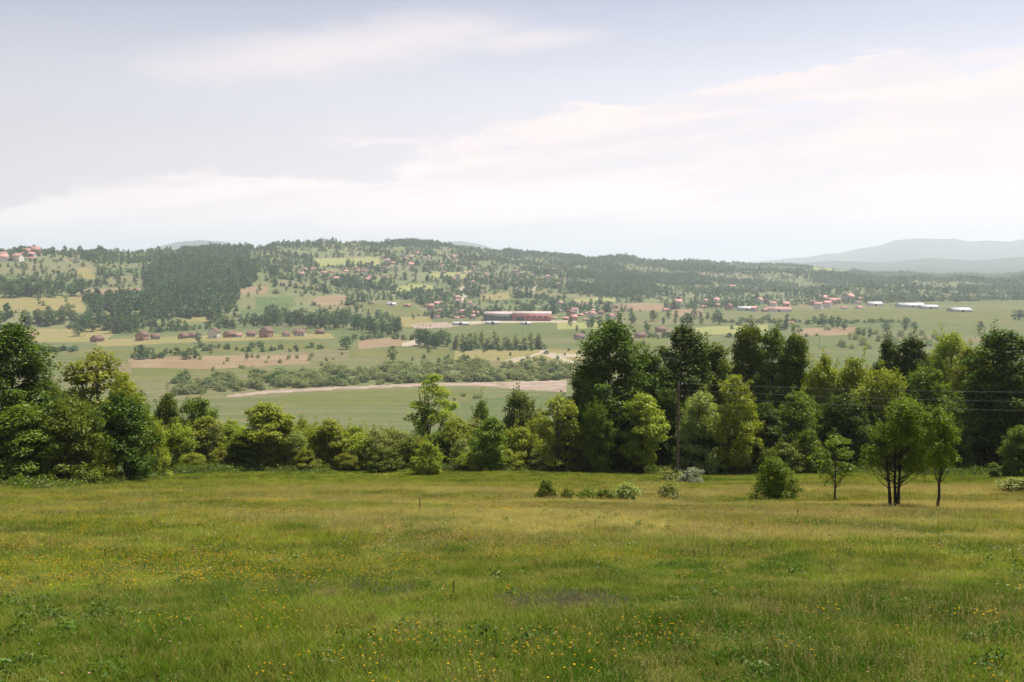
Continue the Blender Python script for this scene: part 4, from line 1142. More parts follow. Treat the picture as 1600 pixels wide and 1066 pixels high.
M['factory_roof'] = plain_mat('factory_roof', (0.40, 0.29, 0.28), (0.47, 0.35, 0.34), 0.1, 0.7)
M['hall_white'] = plain_mat('hall_white', (0.36, 0.36, 0.38), (0.44, 0.44, 0.46), 0.1, 0.5)
M['concrete'] = plain_mat('concrete', (0.30, 0.29, 0.28), (0.42, 0.41, 0.40), 0.3, 0.9)

HOUSE = {k: gable(*a) for k, a in {
    'low': (10, 8, 3.0, 3.0), 'tall': (9.5, 9, 5.6, 3.4), 'long': (14, 8, 3.2, 2.8)}.items()}
HDIM = {'low': (10, 8, 3.0, 3.0), 'tall': (9.5, 9, 5.6, 3.4), 'long': (14, 8, 3.2, 2.8)}
_bv, _bf = prim_box(0, 0, 0, 1.3, 0.14, 1.4)
WINDOW = mesh_np('window', _bv, _bf)
_bv, _bf = prim_box(0, 0, 0, 1.1, 0.16, 2.2)
DOOR = mesh_np('door', _bv, _bf)
_bv, _bf = prim_box(0, 0, 0, 0.7, 0.7, 1.8)
CHIMNEY = mesh_np('chimney', _bv, _bf)


def house(px, base, wpx, kind, rz, wallm, roofm, label, group, detail=True):
    p = hit(px, base, 380)
    L, W, hw, hr = HDIM[kind]
    s = wpx / F * p.length / L
    o = empty('house', p, rz, (s, s, s))
    tag(o, label, 'house', group)
    wall, roof = HOUSE[kind]
    obj('wall', wall, M[wallm], o)
    ro = obj('roof', roof, M[roofm], o)
    ch = obj('chimney', CHIMNEY, M['brick_wall'], ro)
    ch.location = (L * 0.2, W * 0.14, hw + hr * 0.95)
    if not detail:
        return
    for fl in range(2 if hw > 5 else 1):
        for k in (-0.3, 0.3) if fl == 0 else (-0.3, 0.0, 0.3):
            wi = obj('window', WINDOW, M['window_glass'], o)
            wi.location = (k * L, -W / 2 - 0.02, 1.6 + 2.6 * fl)
    for s_ in (-1, 1):
        wi = obj('window', WINDOW, M['window_glass'], o)
        wi.location = (s_ * (L / 2 + 0.02), -W * 0.2, 1.6)
        wi.rotation_euler.z = math.pi / 2
    dr = obj('door', DOOR, M['door_wood'], o)
    dr.location = (0, -W / 2 - 0.03, 1.1)


ORD = ['first', 'second', 'third', 'fourth', 'fifth', 'sixth', 'seventh', 'eighth', 'ninth', 'tenth', 'eleventh', 'twelfth', 'thirteenth', 'fourteenth']
ROW = [(46, 530, 12, 'low', 0.5, 'brick_wall', 'roof_brown'), (152, 534, 15, 'low', 1.2, 'brick_wall', 'roof_brown'), (222, 532, 14, 'tall', 1.4, 'brick_wall', 'roof_brown'),
       (243, 530, 13, 'low', 0.3, 'plaster_grey', 'roof_brown'), (287, 529, 13, 'low', 1.1, 'brick_wall', 'roof_brown'), (303, 528, 13, 'low', 0.1, 'plaster_grey', 'roof_brown'),
       (335, 528, 15, 'tall', 1.5, 'plaster', 'roof_brown'), (359, 527, 15, 'low', 0.9, 'brick_wall', 'roof_brown'), (373, 527, 10, 'low', 0.2, 'plaster', 'roof_red'),
       (393, 526, 13, 'low', 0.1, 'plaster_grey', 'roof_brown'), (416, 527, 16, 'tall', 1.3, 'brick_wall', 'roof_brown'), (447, 526, 12, 'low', 0.2, 'plaster', 'roof_brown'),
       (468, 525, 17, 'low', 0.1, 'plaster', 'roof_brown'), (500, 522, 12, 'low', 0.4, 'brick_wall', 'roof_brown')]
for k, a in enumerate(ROW):
    house(*a, ORD[k] + ' house from the left in the brown-roofed row beside the valley road', 'roadside house row')


def village(n, xs, ys, wp, label, group, seed, bright=0.15, walls=('plaster', 'plaster', 'brick_wall', 'plaster_grey'), roofs=('roof_red', 'roof_red', 'roof_brown')):
    g = np.random.default_rng(seed)
    done = []
    tries = 0
    while len(done) < n and tries < 400:
        tries += 1
        px, py = g.uniform(*xs), g.uniform(*ys)
        if not any(abs(px - a) < wp[1] * 0.8 and abs(py - b) < 3 for a, b in done):
            done.append((px, py))
    for k, (px, py) in enumerate(sorted(done)):
        rm = 'roof_bright' if g.random() < bright else roofs[g.integers(len(roofs))]
        house(px, py, g.uniform(*wp), ('low', 'tall', 'long')[g.integers(3)], g.uniform(-0.8, 0.8), walls[g.integers(len(walls))], rm, label + ', ' + NTH[k] + ' from the left', group, detail=False)


village(22, (670, 755), (466, 500), (7, 10), 'small red-roofed house in the village left of the factory', 'village left of the factory', 1)
village(28, (864, 965), (476, 503), (7, 10), 'small red-roofed house in the village right of the factory', 'village right of the factory', 2)
village(16, (1040, 1250), (470, 488), (7, 11), 'small house in the scattered village left of the white halls', 'village in the right valley', 3, 0.25)
village(14, (1255, 1345), (468, 484), (8, 12), 'bright red-roofed house in the village by the white halls', 'village by the white halls', 4, 0.6)
village(9, (2, 62), (397, 409), (8, 12), 'red-roofed house on the hilltop at the left edge', 'hilltop houses', 5, 0.2)
village(20, (470, 600), (418, 440), (6, 9), 'tiny house on the hillside above the ploughed field', 'houses on the left hillside', 6)
village(26, (600, 740), (398, 425), (5, 8), 'tiny red-roofed house high on the central hillside', 'houses high on the hill', 7, 0.35)
village(24, (690, 880), (420, 460), (5, 8), 'tiny house on the hillside above the factory', 'houses above the factory', 8, 0.1)
village(8, (1040, 1160), (404, 416), (4, 6), 'tiny house on the far skyline right of centre', 'houses on the skyline', 9, 0.1)
village(6, (80, 130), (398, 410), (5, 8), 'tiny pale house below the dark hilltop wood', 'houses below the hilltop wood', 10, 0.0, ('plaster',), ('roof_brown', 'roof_red'))
for px, py, w, wm, rm, lb in ((1144, 451, 9, 'plaster', 'roof_bright', 'bright pink-red roof alone in the wooded right hillside'),
                              (642, 416, 9, 'plaster', 'roof_bright', 'brightest red-roofed house on the central hillside'),
                              (1235, 507, 7, 'plaster', 'roof_bright', 'small bright-roofed house in front of the right valley fields'),
                              (1032, 519, 14, 'brick_wall', 'roof_brown', 'brown house in the fields behind the tallest near tree'),
                              (1000, 528, 14, 'brick_wall', 'roof_brown', 'dark brown farmhouse just right of the tallest near tree'),
                              (905, 530, 14, 'plaster_grey', 'roof_brown', 'low farmhouse left of the tallest near tree')):
    house(px, py, w, 'low', 0.2, wm, rm, lb, 'single houses', detail=False)


def factory():
    p = hit(808, 501.5, 380)
    s = p.length / F
    L, W, h = 106 * s, 34.0, 10 * s
    o = empty('factory', p, -0.05)
    tag(o, 'long low factory hall with grey-green left half and red right half', 'factory')
    gl = 0.42 * L
    v, f = prim_box(-L / 2 + gl / 2, W / 2, h / 2 - 1, gl, W, h + 2)
    gw = obj('wall', mesh_np('wall', v, f), M['factory_grey'], o)
    gw['label'] = 'grey-green wall of the left half'
    v, f = prim_box(-L / 2 + gl + (L - gl) / 2 + 0.01, W / 2 - 0.6, h / 2 - 0.8, L - gl, W, h + 2.4)
    rw = obj('wall', mesh_np('wall', v, f), M['factory_red'], o)
    rw['label'] = 'red wall of the right half'
    v, f = prim_box(-L / 2 + gl / 2, W / 2, 0, gl + 0.8, W + 1.6, 0.9)
    v[:, 2] += h + 0.5
    v[[6, 7], 2] += 1.0
    v[[2, 3], 2] += 1.0
    obj('roof', mesh_np('roof', v, f), M['factory_roof'], o)
    v, f = prim_box(L / 2 - (L - gl) / 2 + 0.6, W / 2, 0, L - gl + 0.2, W + 0.6, 0.9)
    v[:, 2] += h + 0.9
    v[[6, 7], 2] += 1.0
    v[[2, 3], 2] += 1.0
    obj('roof', mesh_np('roof', v, f), M['factory_roof'], o)
    v, f = prim_box(0, 0, 0, 9.0, 0.3, 5.0)
    gate = mesh_np('gate', v, f)
    for x in (-L / 2 + gl + 11.0,):
        g = obj('gate', gate, M['window_glass'], o)
        g.location = (x, -0.75, 2.5)
    v, f = prim_box(0, 0, 0, 4.2, 0.2, 1.6)
    win = mesh_np('window', v, f)
    for k in range(6):
        g = obj('window', win, M['window_glass'], o)
        g.location = (-L / 2 + 3.5 + k * gl / 6, -0.04, h * 0.62)
    for k in range(4):
        g = obj('window', win, M['window_glass'], o)
        g.location = (-L / 2 + gl + 22 + k * 7.5, -0.68, h * 0.66)


factory()


def hall(px, base, wpx, hpx, dep, wallm, roofm, label, rz=0.0):
    p = hit(px, base, 380)
    s = p.length / F
    wall, roof = gable(wpx * s, dep, hpx * s * 0.45, hpx * s * 0.55, 0.5, 0.3)
    o = empty('hall', p, rz)
    tag(o, label, 'hall', 'long halls in the valley')
    obj('wall', wall, M[wallm], o)
    obj('roof', roof, M[roofm], o)
    v, f = prim_box(0, -dep / 2 - 0.03, 1.8, min(4.0, wpx * s * 0.2), 0.2, 3.6)
    obj('gate', mesh_np('gate', v, f), M['window_glass'], o)


hall(1422, 480, 36, 6, 26, 'hall_white', 'hall_white', 'long white-roofed hall right of the bright red houses')
hall(1450, 482, 24, 5, 20, 'hall_white', 'hall_white', 'lower white hall touching the long white-roofed hall')
hall(1499, 487, 27, 5.5, 26, 'hall_white', 'hall_white', 'rightmost white hall standing alone in the green valley')
hall(1366, 478, 20, 6, 16, 'plaster', 'hall_white', 'small white hall beside the bright red houses')
hall(1215, 487, 38, 7, 18, 'plaster', 'roof_red', 'pink-roofed hall left of the bright red houses')
hall(1165, 485, 24, 6, 16, 'hall_white', 'concrete', 'grey-white hall in the middle of the scattered village')
hall(612, 477, 14, 4, 10, 'plaster', 'hall_white', 'small pale shed on the green hill field')
hall(636, 479, 10, 4, 9, 'brick_wall', 'roof_red', 'small reddish shed on the green hill field')
hall(770, 507, 22, 5, 10, 'plaster', 'concrete', 'low pale shed in front of the grey-green factory half')
hall(720, 508, 26, 5, 12, 'plaster_grey', 'concrete', 'low grey shed left of the factory')
hall(822, 507, 14, 4, 9, 'hall_white', 'hall_white', 'small white shed in front of the red factory half')

# a lone thin post in the right valley
p = hit(1280, 545, 380)
o = tag(empty('power_pole', p), 'thin distant pole above the yellow-green trees in the right valley', 'pole', 'wooden power poles')
z = np.array([-0.5, 0, 6, 12, 12.2])
v, f = tube(np.stack([0 * z, 0 * z, z], 1), np.array([0.22, 0.22, 0.18, 0.14, 0.03]), 8)
obj('shaft', mesh_np('shaft', v, f, smooth_shade=True), M['pole_wood'], o)
v, f = prim_box(0, -0.2, 11.4, 2.4, 0.16, 0.2)
obj('crossarm', mesh_np('crossarm', v, f), M['pole_wood'], o)

# ------------------------------------------------------------------ scattered ground cover and woods (uncountable)


def scatter(name, pts, scl, rot, pick, templates, label, cat, tilt=None):
    """one object: many copies of a few small shapes, by geometry nodes"""
    n = len(pts)
    me = bpy.data.meshes.new(name)
    me.vertices.add(n)
    me.vertices.foreach_set('co', np.ascontiguousarray(pts, np.float32).ravel())
    a = me.attributes.new('scl', 'FLOAT_VECTOR', 'POINT')
    a.data.foreach_set('vector', np.ascontiguousarray(scl, np.float32).ravel())
    a = me.attributes.new('rot', 'FLOAT_VECTOR', 'POINT')
    e = np.zeros((n, 3), np.float32)
    e[:, 2] = rot
    if tilt is not None:
        e[:, :2] = tilt
    a.data.foreach_set('vector', e.ravel())
    a = me.attributes.new('pick', 'INT', 'POINT')
    a.data.foreach_set('value', np.ascontiguousarray(pick, np.int32))
    me.update()
    o = bpy.data.objects.new(name, me)
    COL.objects.link(o)
    ng = bpy.data.node_groups.new(name + '_scatter', 'GeometryNodeTree')
    ng.interface.new_socket('Geometry', in_out='INPUT', socket_type='NodeSocketGeometry')
    ng.interface.new_socket('Geometry', in_out='OUTPUT', socket_type='NodeSocketGeometry')
    N, L = ng.nodes, ng.links
    gi, go = N.new('NodeGroupInput'), N.new('NodeGroupOutput')
    g2i = N.new('GeometryNodeGeometryToInstance')
    for tpl in reversed(templates):
        oi = N.new('GeometryNodeObjectInfo')
        oi.inputs['Object'].default_value = tpl
        L.new(oi.outputs['Geometry'], g2i.inputs[0])
    iop = N.new('GeometryNodeInstanceOnPoints')

    def attr(nm, ty):
        nd = N.new('GeometryNodeInputNamedAttribute')
        nd.data_type = ty
        nd.inputs['Name'].default_value = nm
        return nd.outputs['Attribute']
    L.new(gi.outputs[0], iop.inputs['Points'])
    L.new(g2i.outputs[0], iop.inputs['Instance'])
    iop.inputs['Pick Instance'].default_value = True
    L.new(attr('pick', 'INT'), iop.inputs['Instance Index'])
    L.new(attr('rot', 'FLOAT_VECTOR'), iop.inputs['Rotation'])
    L.new(attr('scl', 'FLOAT_VECTOR'), iop.inputs['Scale'])
    L.new(iop.outputs[0], go.inputs[0])
    md = o.modifiers.new('scatter', 'NODES')
    md.node_group = ng
    return tag(o, label, cat, kind='stuff')


def template(name, me, material):
    o = bpy.data.objects.new(name, me)
    if len(me.materials) == 0:
        me.materials.append(material)
    return o


def tuft(seed, blades, spread, h, wid, seg=3, bend=0.5):
    """grass tuft: narrow tapering curved blades"""
    g = np.random.default_rng(seed)
    vs, fs, o = [], [], 0
    for b in range(blades):
        a = g.uniform(0, 6.28)
        r = spread * math.sqrt(g.uniform(0, 1))
        base = np.array([r * math.cos(a), r * math.sin(a), -0.02])
        d = g.uniform(0, 6.28)
        dirv = np.array([math.cos(d), math.sin(d), 0])
        sd = np.array([-math.sin(d), math.cos(d), 0])
        hh = h * g.uniform(0.45, 1.15)
        k = bend * g.uniform(0.2, 1.1) * hh
        w = wid * g.uniform(0.6, 1.3)
        t = np.linspace(0, 1, seg)
        c = base + dirv * (k * t ** 2)[:, None] + np.array([0, 0, 1.0]) * (hh * (t - 0.18 * t ** 3))[:, None]
        ww = w * (1 - t ** 1.5) + 0.0006
        l, rr = c - sd * ww[:, None] / 2, c + sd * ww[:, None] / 2
        v = np.empty((2 * seg, 3))
        v[0::2], v[1::2] = l, rr
        vs.append(v)
        for i in range(seg - 1):
            fs.append((o + 2 * i, o + 2 * i + 1, o + 2 * i + 3, o + 2 * i + 2))
        o += 2 * seg
    return mesh_np('tuft', np.concatenate(vs), np.array(fs))


def rosette(seed, n, spread, h, leaf, up=0.6):
    g = np.random.default_rng(seed)
    a = g.uniform(0, 6.28, n)
    r = spread * np.sqrt(g.uniform(0, 1, n))
    c = np.stack([r * np.cos(a), r * np.sin(a), h * g.uniform(0.15, 1, n) * (1 - 0.6 * (r / spread) ** 2)], 1)
    nrm = np.stack([np.cos(a) * 0.4, np.sin(a) * 0.4, np.full(n, up)], 1) + g.normal(size=(n, 3)) * 0.35
    v = leaves(g, c, leaf * g.uniform(0.6, 1.3, n), nrm)
    return mesh_np('rosette', v, np.arange(len(v)).reshape(-1, 4))


def flower(seed, n, spread, h, size):
    g = np.random.default_rng(seed)
    a = g.uniform(0, 6.28, n)
    r = spread * np.sqrt(g.uniform(0, 1, n))
    vs = []
    for k in range(n):
        c0 = np.array([r[k] * math.cos(a[k]), r[k] * math.sin(a[k]), h * g.uniform(0.7, 1.1)])
        pa = np.linspace(0, 6.28, 5, endpoint=False) + g.uniform(0, 6)
        c = c0 + np.stack([np.cos(pa), np.sin(pa), np.full(5, 0.3)], 1) * size * 0.4
        nrm = np.stack([-np.cos(pa) * 0.5, -np.sin(pa) * 0.5, np.ones(5)], 1) + g.normal(size=3) * 0.3
        vs.append(leaves(g, c, np.full(5, size * 0.9), nrm, 0.9, 0.05))
    v = np.concatenate(vs)
    return mesh_np('flower', v, np.arange(len(v)).reshape(-1, 4))


def sector_pts(g, n, r0, r1, half=0.60):
    r = np.sqrt(g.uniform(r0 * r0, r1 * r1, n))
    a = g.uniform(-half, half, n)
    return np.stack([r * np.sin(a), r * np.cos(a)], 1)


def edge_r(x, y):
    u = 800 + F * np.tan(np.clip(np.arctan2(x, y), -1.05, 1.05))
    return np.interp(u, [-200, 60, 230, 300, 600, 900, 1400, 1700], [60, 62, 76, 87, 90, 90, 86, 78])


def drop(xy):
    return np.column_stack([xy, HT(xy[:, 0], xy[:, 1])])


g = np.random.default_rng(99)
TUFT_NEAR = [template('tuft', tuft(s, 34, 0.13, 0.145, 0.0055, 4, 0.9), M['grass']) for s in range(4)]
TUFT_MID = [template('tuft', tuft(10 + s, 34, 0.24, 0.20, 0.011, 3, 0.8), M['grass']) for s in range(3)]
TUFT_FAR = [template('tuft', tuft(20 + s, 44, 0.45, 0.26, 0.022, 3, 0.7), M['grass']) for s in range(3)]


def grass(name, n, r0, r1, tpl, label):
    xy = sector_pts(g, n, r0, r1)
    xy = xy[xy[:, 1] < edge_r(xy[:, 0], xy[:, 1]) + 4]
    k = len(xy)
    hgt = 0.30 + 1.15 * fbm(xy[:, 0] / 1.1, xy[:, 1] / 1.1, 41, 3) ** 1.2
    s = g.uniform(0.75, 1.25, k)
    scatter(name, drop(xy), np.stack([s, s, s * hgt], 1), g.uniform(0, 6.28, k), g.integers(0, len(tpl), k), tpl, label, 'grass')


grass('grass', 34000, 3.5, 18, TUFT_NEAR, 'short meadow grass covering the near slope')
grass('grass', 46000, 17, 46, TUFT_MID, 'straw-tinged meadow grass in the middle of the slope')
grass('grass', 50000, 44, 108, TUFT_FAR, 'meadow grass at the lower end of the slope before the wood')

def seed_heads(seed, n, spread, h, wid, head):
    q = np.random.default_rng(seed)
    v0 = tuft(seed, n, spread, h, wid, 3, 0.25)
    co = np.empty(len(v0.vertices) * 3)
    v0.vertices.foreach_get('co', co)
    co = co.reshape(n, 6, 3)
    tip = co[:, 4:6].mean(1)
    c = np.repeat(tip, 4, 0) + q.normal(size=(n * 4, 3)) * np.array([0.4, 0.4, 1.0]) * head * 0.7
    lv = leaves(q, c, head * q.uniform(0.5, 1.2, n * 4), q.normal(size=(n * 4, 3)) + np.array([0, 0, 0.3]), 0.45)
    vv, ff = join([(co.reshape(-1, 3), np.concatenate([np.array([(0, 1, 3, 2), (2, 3, 5, 4)]) + 6 * i for i in range(n)])), (lv, np.arange(len(lv)).reshape(-1, 4))])
    return mesh_np('seed_heads', vv, ff)


M['straw'] = leaf_mat('straw', (0.24, 0.20, 0.07), (0.42, 0.355, 0.15), 0.4, 0.0, (1, 1, 0.9))
for n0, r0, r1, prm, wgt, lb in ((16000, 5, 20, (14, 0.20, 0.24, 0.0028, 0.014), 0.22, 'thin straw-coloured grass seed stalks in the near meadow'),
                                 (30000, 19, 70, (16, 0.35, 0.30, 0.006, 0.030), 0.62, 'pale straw-coloured seed heads hazing the middle of the meadow')):
    tp = [template('seed_heads', seed_heads(90 + q, *prm), M['straw']) for q in range(3)]
    xy = sector_pts(g, n0, r0, r1)
    px, py = proj(xy[:, 0], xy[:, 1], HT(xy[:, 0], xy[:, 1]))
    w = smooth((fbm(xy[:, 0] / 7, xy[:, 1] / 5, 47, 3) - 0.42) / 0.16) * (0.25 + 0.75 * smooth((px - 250) / 450)) * (1 - smooth((xy[:, 1] - 48) / 20))
    xy = xy[g.uniform(0, 1, len(xy)) < 0.06 + w * wgt]
    k = len(xy)
    s = g.uniform(0.7, 1.25, k)
    scatter('seed_grass', drop(xy), np.stack([s, s, s], 1), g.uniform(0, 6.28, k), g.integers(0, 3, k), tp, lb, 'grass')

# dark leafy herbs in patches, thickest at the lower left
HERB = [template('rosette', rosette(50 + s, 70, 0.13, 0.14, 0.036), M['herb']) for s in range(3)]
xy = sector_pts(g, 60000, 4.5, 45)
px, py = proj(xy[:, 0], xy[:, 1], HT(xy[:, 0], xy[:, 1]))
dens = smooth((fbm(xy[:, 0] / 0.9, xy[:, 1] / 0.9, 55, 3) - 0.50) / 0.12) * 0.6
dens *= 0.35 + 0.9 * smooth((py - 820) / 180) * (0.4 + smooth((500 - px) / 500) + 0.5 * smooth((px - 1000) / 500))
xy = xy[g.uniform(0, 1, len(xy)) < dens * 0.40]
k = len(xy)
s = g.uniform(0.6, 1.3, k)
scatter('herbs', drop(xy), np.stack([s, s, s * g.uniform(0.6, 1.2, k)], 1), g.uniform(0, 6.28, k), g.integers(0, 3, k), HERB, 'dark green leafy herbs in patches among the meadow grass', 'herbs')

FL = [('petal_yellow', 61, 0.56, 0.18, 'yellow buttercup-like flowers sprinkled over the meadow', 0.0125), ('petal_white', 62, 0.67, 0.24, 'tiny white flowers sprinkled over the near meadow', 0.012), ('petal_pink', 63, 0.66, 0.22, 'pale pink clover heads in the near meadow', 0.012)]
for mt, sd, th, hh, lb, sz in FL:
    tp = [template('flower', flower(sd * 3 + q, 6, 0.26, hh, sz), M[mt]) for q in range(3)]
    xy = sector_pts(g, 42000 if mt == 'petal_yellow' else 7000, 4.5, 60 if mt == 'petal_yellow' else 26)
    nz = fbm(xy[:, 0] / 3.0, xy[:, 1] / 1.6, sd, 3)
    xy = xy[(g.uniform(0, 1, len(xy)) < 0.04 + 0.85 * smooth((nz - th + 0.06) / 0.14)) & (g.uniform(0, 1, len(xy)) < (0.85 if mt == 'petal_yellow' else 0.13))]
    xy = xy[g.uniform(0, 1, len(xy)) < 0.35 + 0.65 * smooth((xy[:, 1] - 7) / 8)]
    k = len(xy)
    s = g.uniform(0.7, 1.2, k)
    scatter('wildflowers', drop(xy), np.stack([s, s, s], 1), g.uniform(0, 6.28, k), g.integers(0, 3, k), tp, lb, 'flowers')

M['petal_purple'] = leaf_mat('petal_purple', (0.13, 0.11, 0.085), (0.20, 0.16, 0.14), 0.4, 0.0, (1, 1, 1))
tp = [template('flower', seed_heads(300 + q, 26, 0.16, 0.17, 0.004, 0.016), M['petal_purple']) for q in range(3)]
c0 = hit(878, 948)
xy = np.array([c0.x, c0.y]) + g.normal(size=(60, 2)) * np.array([0.42, 0.34])
xy = np.concatenate([xy, np.array(hit(560, 930))[:2] + g.normal(size=(14, 2)) * np.array([0.5, 0.25])])
k = len(xy)
s = g.uniform(0.7, 1.2, k)
scatter('wildflowers', drop(xy), np.stack([s, s, s], 1), g.uniform(0, 6.28, k), g.integers(0, 3, k), tp, 'dull purple patch of flowering grass low in the centre of the meadow', 'flowers')

# nettles and ferns in a ragged band where the meadow meets the trees
WEED = [template('weed', rosette(70 + s, 90, 0.55, 0.75, 0.17, 0.5), M['fern']) for s in range(3)] + [template('weed', rosette(75, 90, 0.55, 0.8, 0.17, 0.5), M['leaf_mid'])]
a = g.uniform(-0.60, 0.60, 5200)
x0, y0 = np.sin(a) * 80, np.cos(a) * 80
er = edge_r(x0, y0)
r = er + g.normal(0, 1.0, len(a)) + (fbm(a * 30, a * 0, 81, 3) - 0.5) * 5 + g.exponential(1.6, len(a)) - 2.0
xy = np.stack([np.tan(a) * r, r], 1)[(a > -0.33) | (g.uniform(0, 1, len(a)) < 0.25)]
k = len(xy)
s = g.uniform(0.5, 1.25, k)
scatter('undergrowth', drop(xy), np.stack([s, s, s * g.uniform(0.5, 1.2, k)], 1), g.uniform(0, 6.28, k), g.integers(0, 4, k), WEED, 'light green nettles and ferns along the foot of the trees', 'undergrowth')

# tall brown dock stalks standing above the grass


def dock_mesh(seed):
    q = np.random.default_rng(seed)
    z = np.linspace(-0.03, 0.75, 8)
    path = np.stack([0.02 * np.sin(z * 5 + seed), 0.02 * np.cos(z * 4), z], 1)
    v, f = tube(path, np.linspace(0.006, 0.003, 8), 4)
    n = 150
    zz = q.uniform(0.34, 0.76, n)
    aa = q.uniform(0, 6.28, n)
    c = np.stack([np.cos(aa) * 0.028, np.sin(aa) * 0.028, zz], 1)
    lv = leaves(q, c, q.uniform(0.018, 0.034, n), np.stack([np.cos(aa), np.sin(aa), 0 * aa + 0.3], 1), 0.8)
    st = mesh_np('stalk', v, f)
    sd = mesh_np('seed_head', lv, np.arange(len(lv)).reshape(-1, 4))
    m = 9
    aa = q.uniform(0, 6.28, m)
    c = np.stack([np.cos(aa) * 0.09, np.sin(aa) * 0.09, q.uniform(0.06, 0.26, m)], 1)
    ll = leaves(q, c, q.uniform(0.16, 0.24, m), np.stack([np.cos(aa) * 0.7, np.sin(aa) * 0.7, 0 * aa + 0.7], 1), 0.3)
    return st, sd, mesh_np('leaf', ll, np.arange(len(ll)).reshape(-1, 4))


DOCK = [dock_mesh(s) for s in range(3)]
for k, (px, b, hp, lb) in enumerate(((656, 805, 30, 'tall dark dock stalk below the small round bush in front of the hedge'), (709, 940, 38, 'dark dock stalk in the lower centre of the meadow'),
                                     (538, 850, 20, 'short dock stalk left of centre in the meadow'), (1106, 874, 28, 'left one of three dock stalks below the round shrub'),
                                     (1131, 872, 24, 'middle one of three dock stalks below the round shrub'), (1144, 872, 28, 'right one of three dock stalks below the round shrub'),
                                     (1085, 880, 24, 'dock stalk just left of three similar stalks'), (1173, 870, 20, 'small dock stalk right of three similar stalks'),
                                     (1246, 815, 22, 'dock stalk just below the round meadow shrub'), (165, 880, 24, 'dock stalk in the dark herbs on the left of the meadow'),
                                     (316, 885, 22, 'dock stalk in the left middle of the meadow'), (930, 830, 22, 'dock stalk below the row of low meadow bushes'))):
    p = hit(px, b)
    s = 0.85 * hp / F * p.length / 0.76
    o = tag(empty('dock_plant', p, k * 1.3, (s, s, s)), lb, 'weed', 'dock stalks in the meadow')
    st, sd, lf = DOCK[k % 3]
    obj('stalk', st, M['dock'], o)
    obj('seed_head', sd, M['dock'], o)
    obj('leaf', lf, M['herb'], o)

# woods and scattered trees of the far hills
WOODS = [[(222, 432), (240, 415), (285, 396), (340, 388), (392, 386), (388, 412), (402, 438), (368, 462), (362, 490), (300, 497), (215, 492), (140, 478), (138, 464), (228, 458)],
         [(20, 384), (60, 378), (135, 386), (135, 394), (20, 396)], [(598, 376), (640, 371), (690, 378), (690, 385), (600, 384)],
         [(886, 432), (930, 415), (1010, 412), (1100, 418), (1150, 430), (1192, 446), (1150, 458), (1050, 455), (960, 468), (900, 462)],
         [(780, 388), (860, 396), (990, 402), (990, 414), (900, 416), (800, 402)], [(1225, 420), (1255, 422), (1255, 434), (1225, 434)],
         [(1270, 430), (1340, 428), (1400, 436), (1480, 442), (1480, 452), (1390, 450), (1270, 442)], [(1500, 440), (1620, 430), (1620, 462), (1500, 460)],
         [(285, 394), (300, 392), (305, 408), (285, 410)], [(140, 475), (270, 482), (272, 500), (140, 500)]]
g = np.random.default_rng(123)
r = np.sqrt(g.uniform(1080 ** 2, 5200 ** 2, 420000))
a = g.uniform(-0.80, 0.80, len(r))
x, y = r * np.sin(a), r * np.cos(a)
u = 800 + F * np.tan(a)
keep = (r > FOOT(u) * 0.97) & (r < np.interp(u, CX, CR) * 1.06)
x, y, r, u = x[keep], y[keep], r[keep], u[keep]
z = HT(x, y)
px, py = proj(x, y, z)
tone, bord = parcel(x, y)
dens = 0.085 + 0.28 * smooth((fbm(x / 170, y / 170, 91, 3) - 0.52) / 0.10) + 0.75 * smooth((7.0 - bord) / 3.0) * (vnoise(x / 60, y / 60, 98) > 0.38)
dens[tone > 0.62] *= 0.6
dens += 0.25 * smooth((px - 1150) / 300) * smooth((fbm(x / 200, y / 200, 93, 2) - 0.45) / 0.1)
dens += 0.25 * smooth((r / np.interp(u, CX, CR) - 0.9) / 0.1) * smooth((fbm(x / 110, y / 110, 94, 2) - 0.5) / 0.08)
for _, mt, poly in LAND:
    dens[in_poly(px, py, poly)] *= 0.04
for w in WOODS:
    m = in_poly(px + (vnoise(x / 40, y / 40, 5) - 0.5) * 8, py + (vnoise(x / 40, y / 40, 6) - 0.5) * 3, w)
    patchy = 0.95 if w[0][0] < 780 else 0.16 + 0.78 * smooth((fbm(x[m] / 130, y[m] / 130, 97, 3) - 0.50) / 0.06)
    dens[m] = np.maximum(patchy, dens[m] * 0.8)
dens *= np.clip(r / 2600, 0.35, 1.0) ** 0.0
keep = g.uniform(0, 1, len(x)) < dens
x, y, z, px, py, dens = (q[keep] for q in (x, y, z, px, py, dens))
inwood = dens > 0.8
HT_W = [template('hill_tree', T['hill_tree'][q][0].copy(), None) for q in range(3)]
HT_P = [template('hill_tree', T['hill_tree'][q][0].copy(), None) for q in range(2)]
for o in HT_W + HT_P:
    o.data.materials.clear()
for o in HT_W:
    o.data.materials.append(M['leaf_wood'])
for o in HT_P:
    o.data.materials.append(M['leaf_far'])
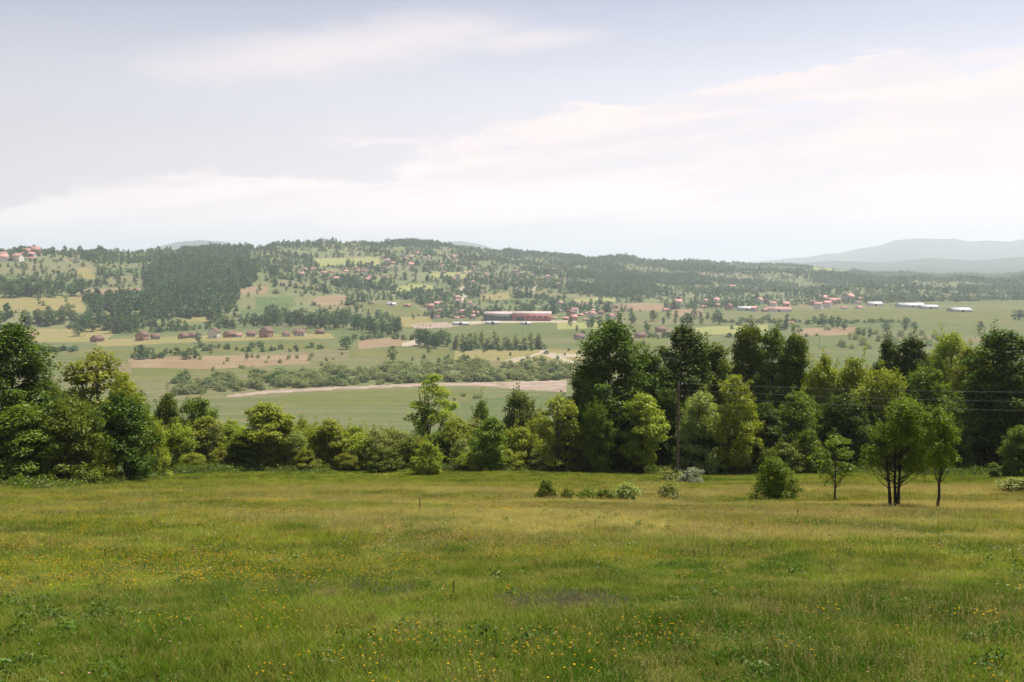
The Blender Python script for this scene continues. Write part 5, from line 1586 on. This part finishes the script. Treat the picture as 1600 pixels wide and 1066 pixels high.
for q in range(5):
    o = template('hill_tree', T['hill_tree'][q % 3][0].copy(), None)
    o.data.materials.clear()
    o.data.materials.append(M['leaf_hill'])
    HT_P.append(o)
for q, mt in enumerate(('leaf_far', 'leaf_far', 'leaf_wood', 'leaf_hill')):
    o = template('hill_tree', T['hill_tree'][q % 3][0].copy(), None)
    o.data.materials.clear()
    o.data.materials.append(M[mt])
    HT_W.append(o)
for sel, nm, tp, lb in ((inwood, 'woodland', HT_W, 'dark dense woods on the far hillsides'), (~inwood, 'hillside_trees', HT_P, 'countless small trees scattered over the far hillsides')):
    k = int(sel.sum())
    s = g.uniform(0.35, 0.85, k) + 0.45 * (g.uniform(0, 1, k) ** 4) if nm != 'woodland' else g.uniform(0.55, 1.1, k) + 0.6 * g.uniform(0, 1, k) ** 3
    flat = g.uniform(0, 1, k) < (0.0 if nm == 'woodland' else 0.45)
    sxy = np.where(flat, s * g.uniform(1.1, 1.7, k), s)
    scatter(nm, np.column_stack([x[sel], y[sel], z[sel]]), np.stack([sxy, sxy, np.where(flat, s * 0.6, s * g.uniform(0.8, 1.3, k))], 1), g.uniform(0, 6.28, k), g.integers(0, len(tp), k), tp, lb, 'trees')

# ------------------------------------------------------------------ haze


def haze():
    x, y0, y1, z0, z1 = 22000, -22000, 22000, -95.0, 345.0
    v = np.array([(-x, y0, z0), (x, y0, z0), (x, y1, z0), (-x, y1, z0), (-x, y0, z1), (x, y0, z1), (x, y1, z1), (-x, y1, z1)])
    f = np.array([(0, 3, 2, 1), (4, 5, 6, 7), (0, 1, 5, 4), (1, 2, 6, 5), (2, 3, 7, 6), (3, 0, 4, 7)])
    m, t, out = new_mat('haze')
    pv = t.n('ShaderNodeVolumePrincipled')
    pv.inputs['Color'].default_value = (0.80, 0.885, 1.0, 1)
    pv.inputs['Density'].default_value = 1.05e-4
    pv.inputs['Anisotropy'].default_value = 0.2
    t.put(out.inputs['Volume'], pv.outputs[0])
    o = obj('haze', mesh_np('haze', v, f), m)
    tag(o, 'pale blue summer haze lying over the whole valley', 'haze', kind='stuff')


haze()
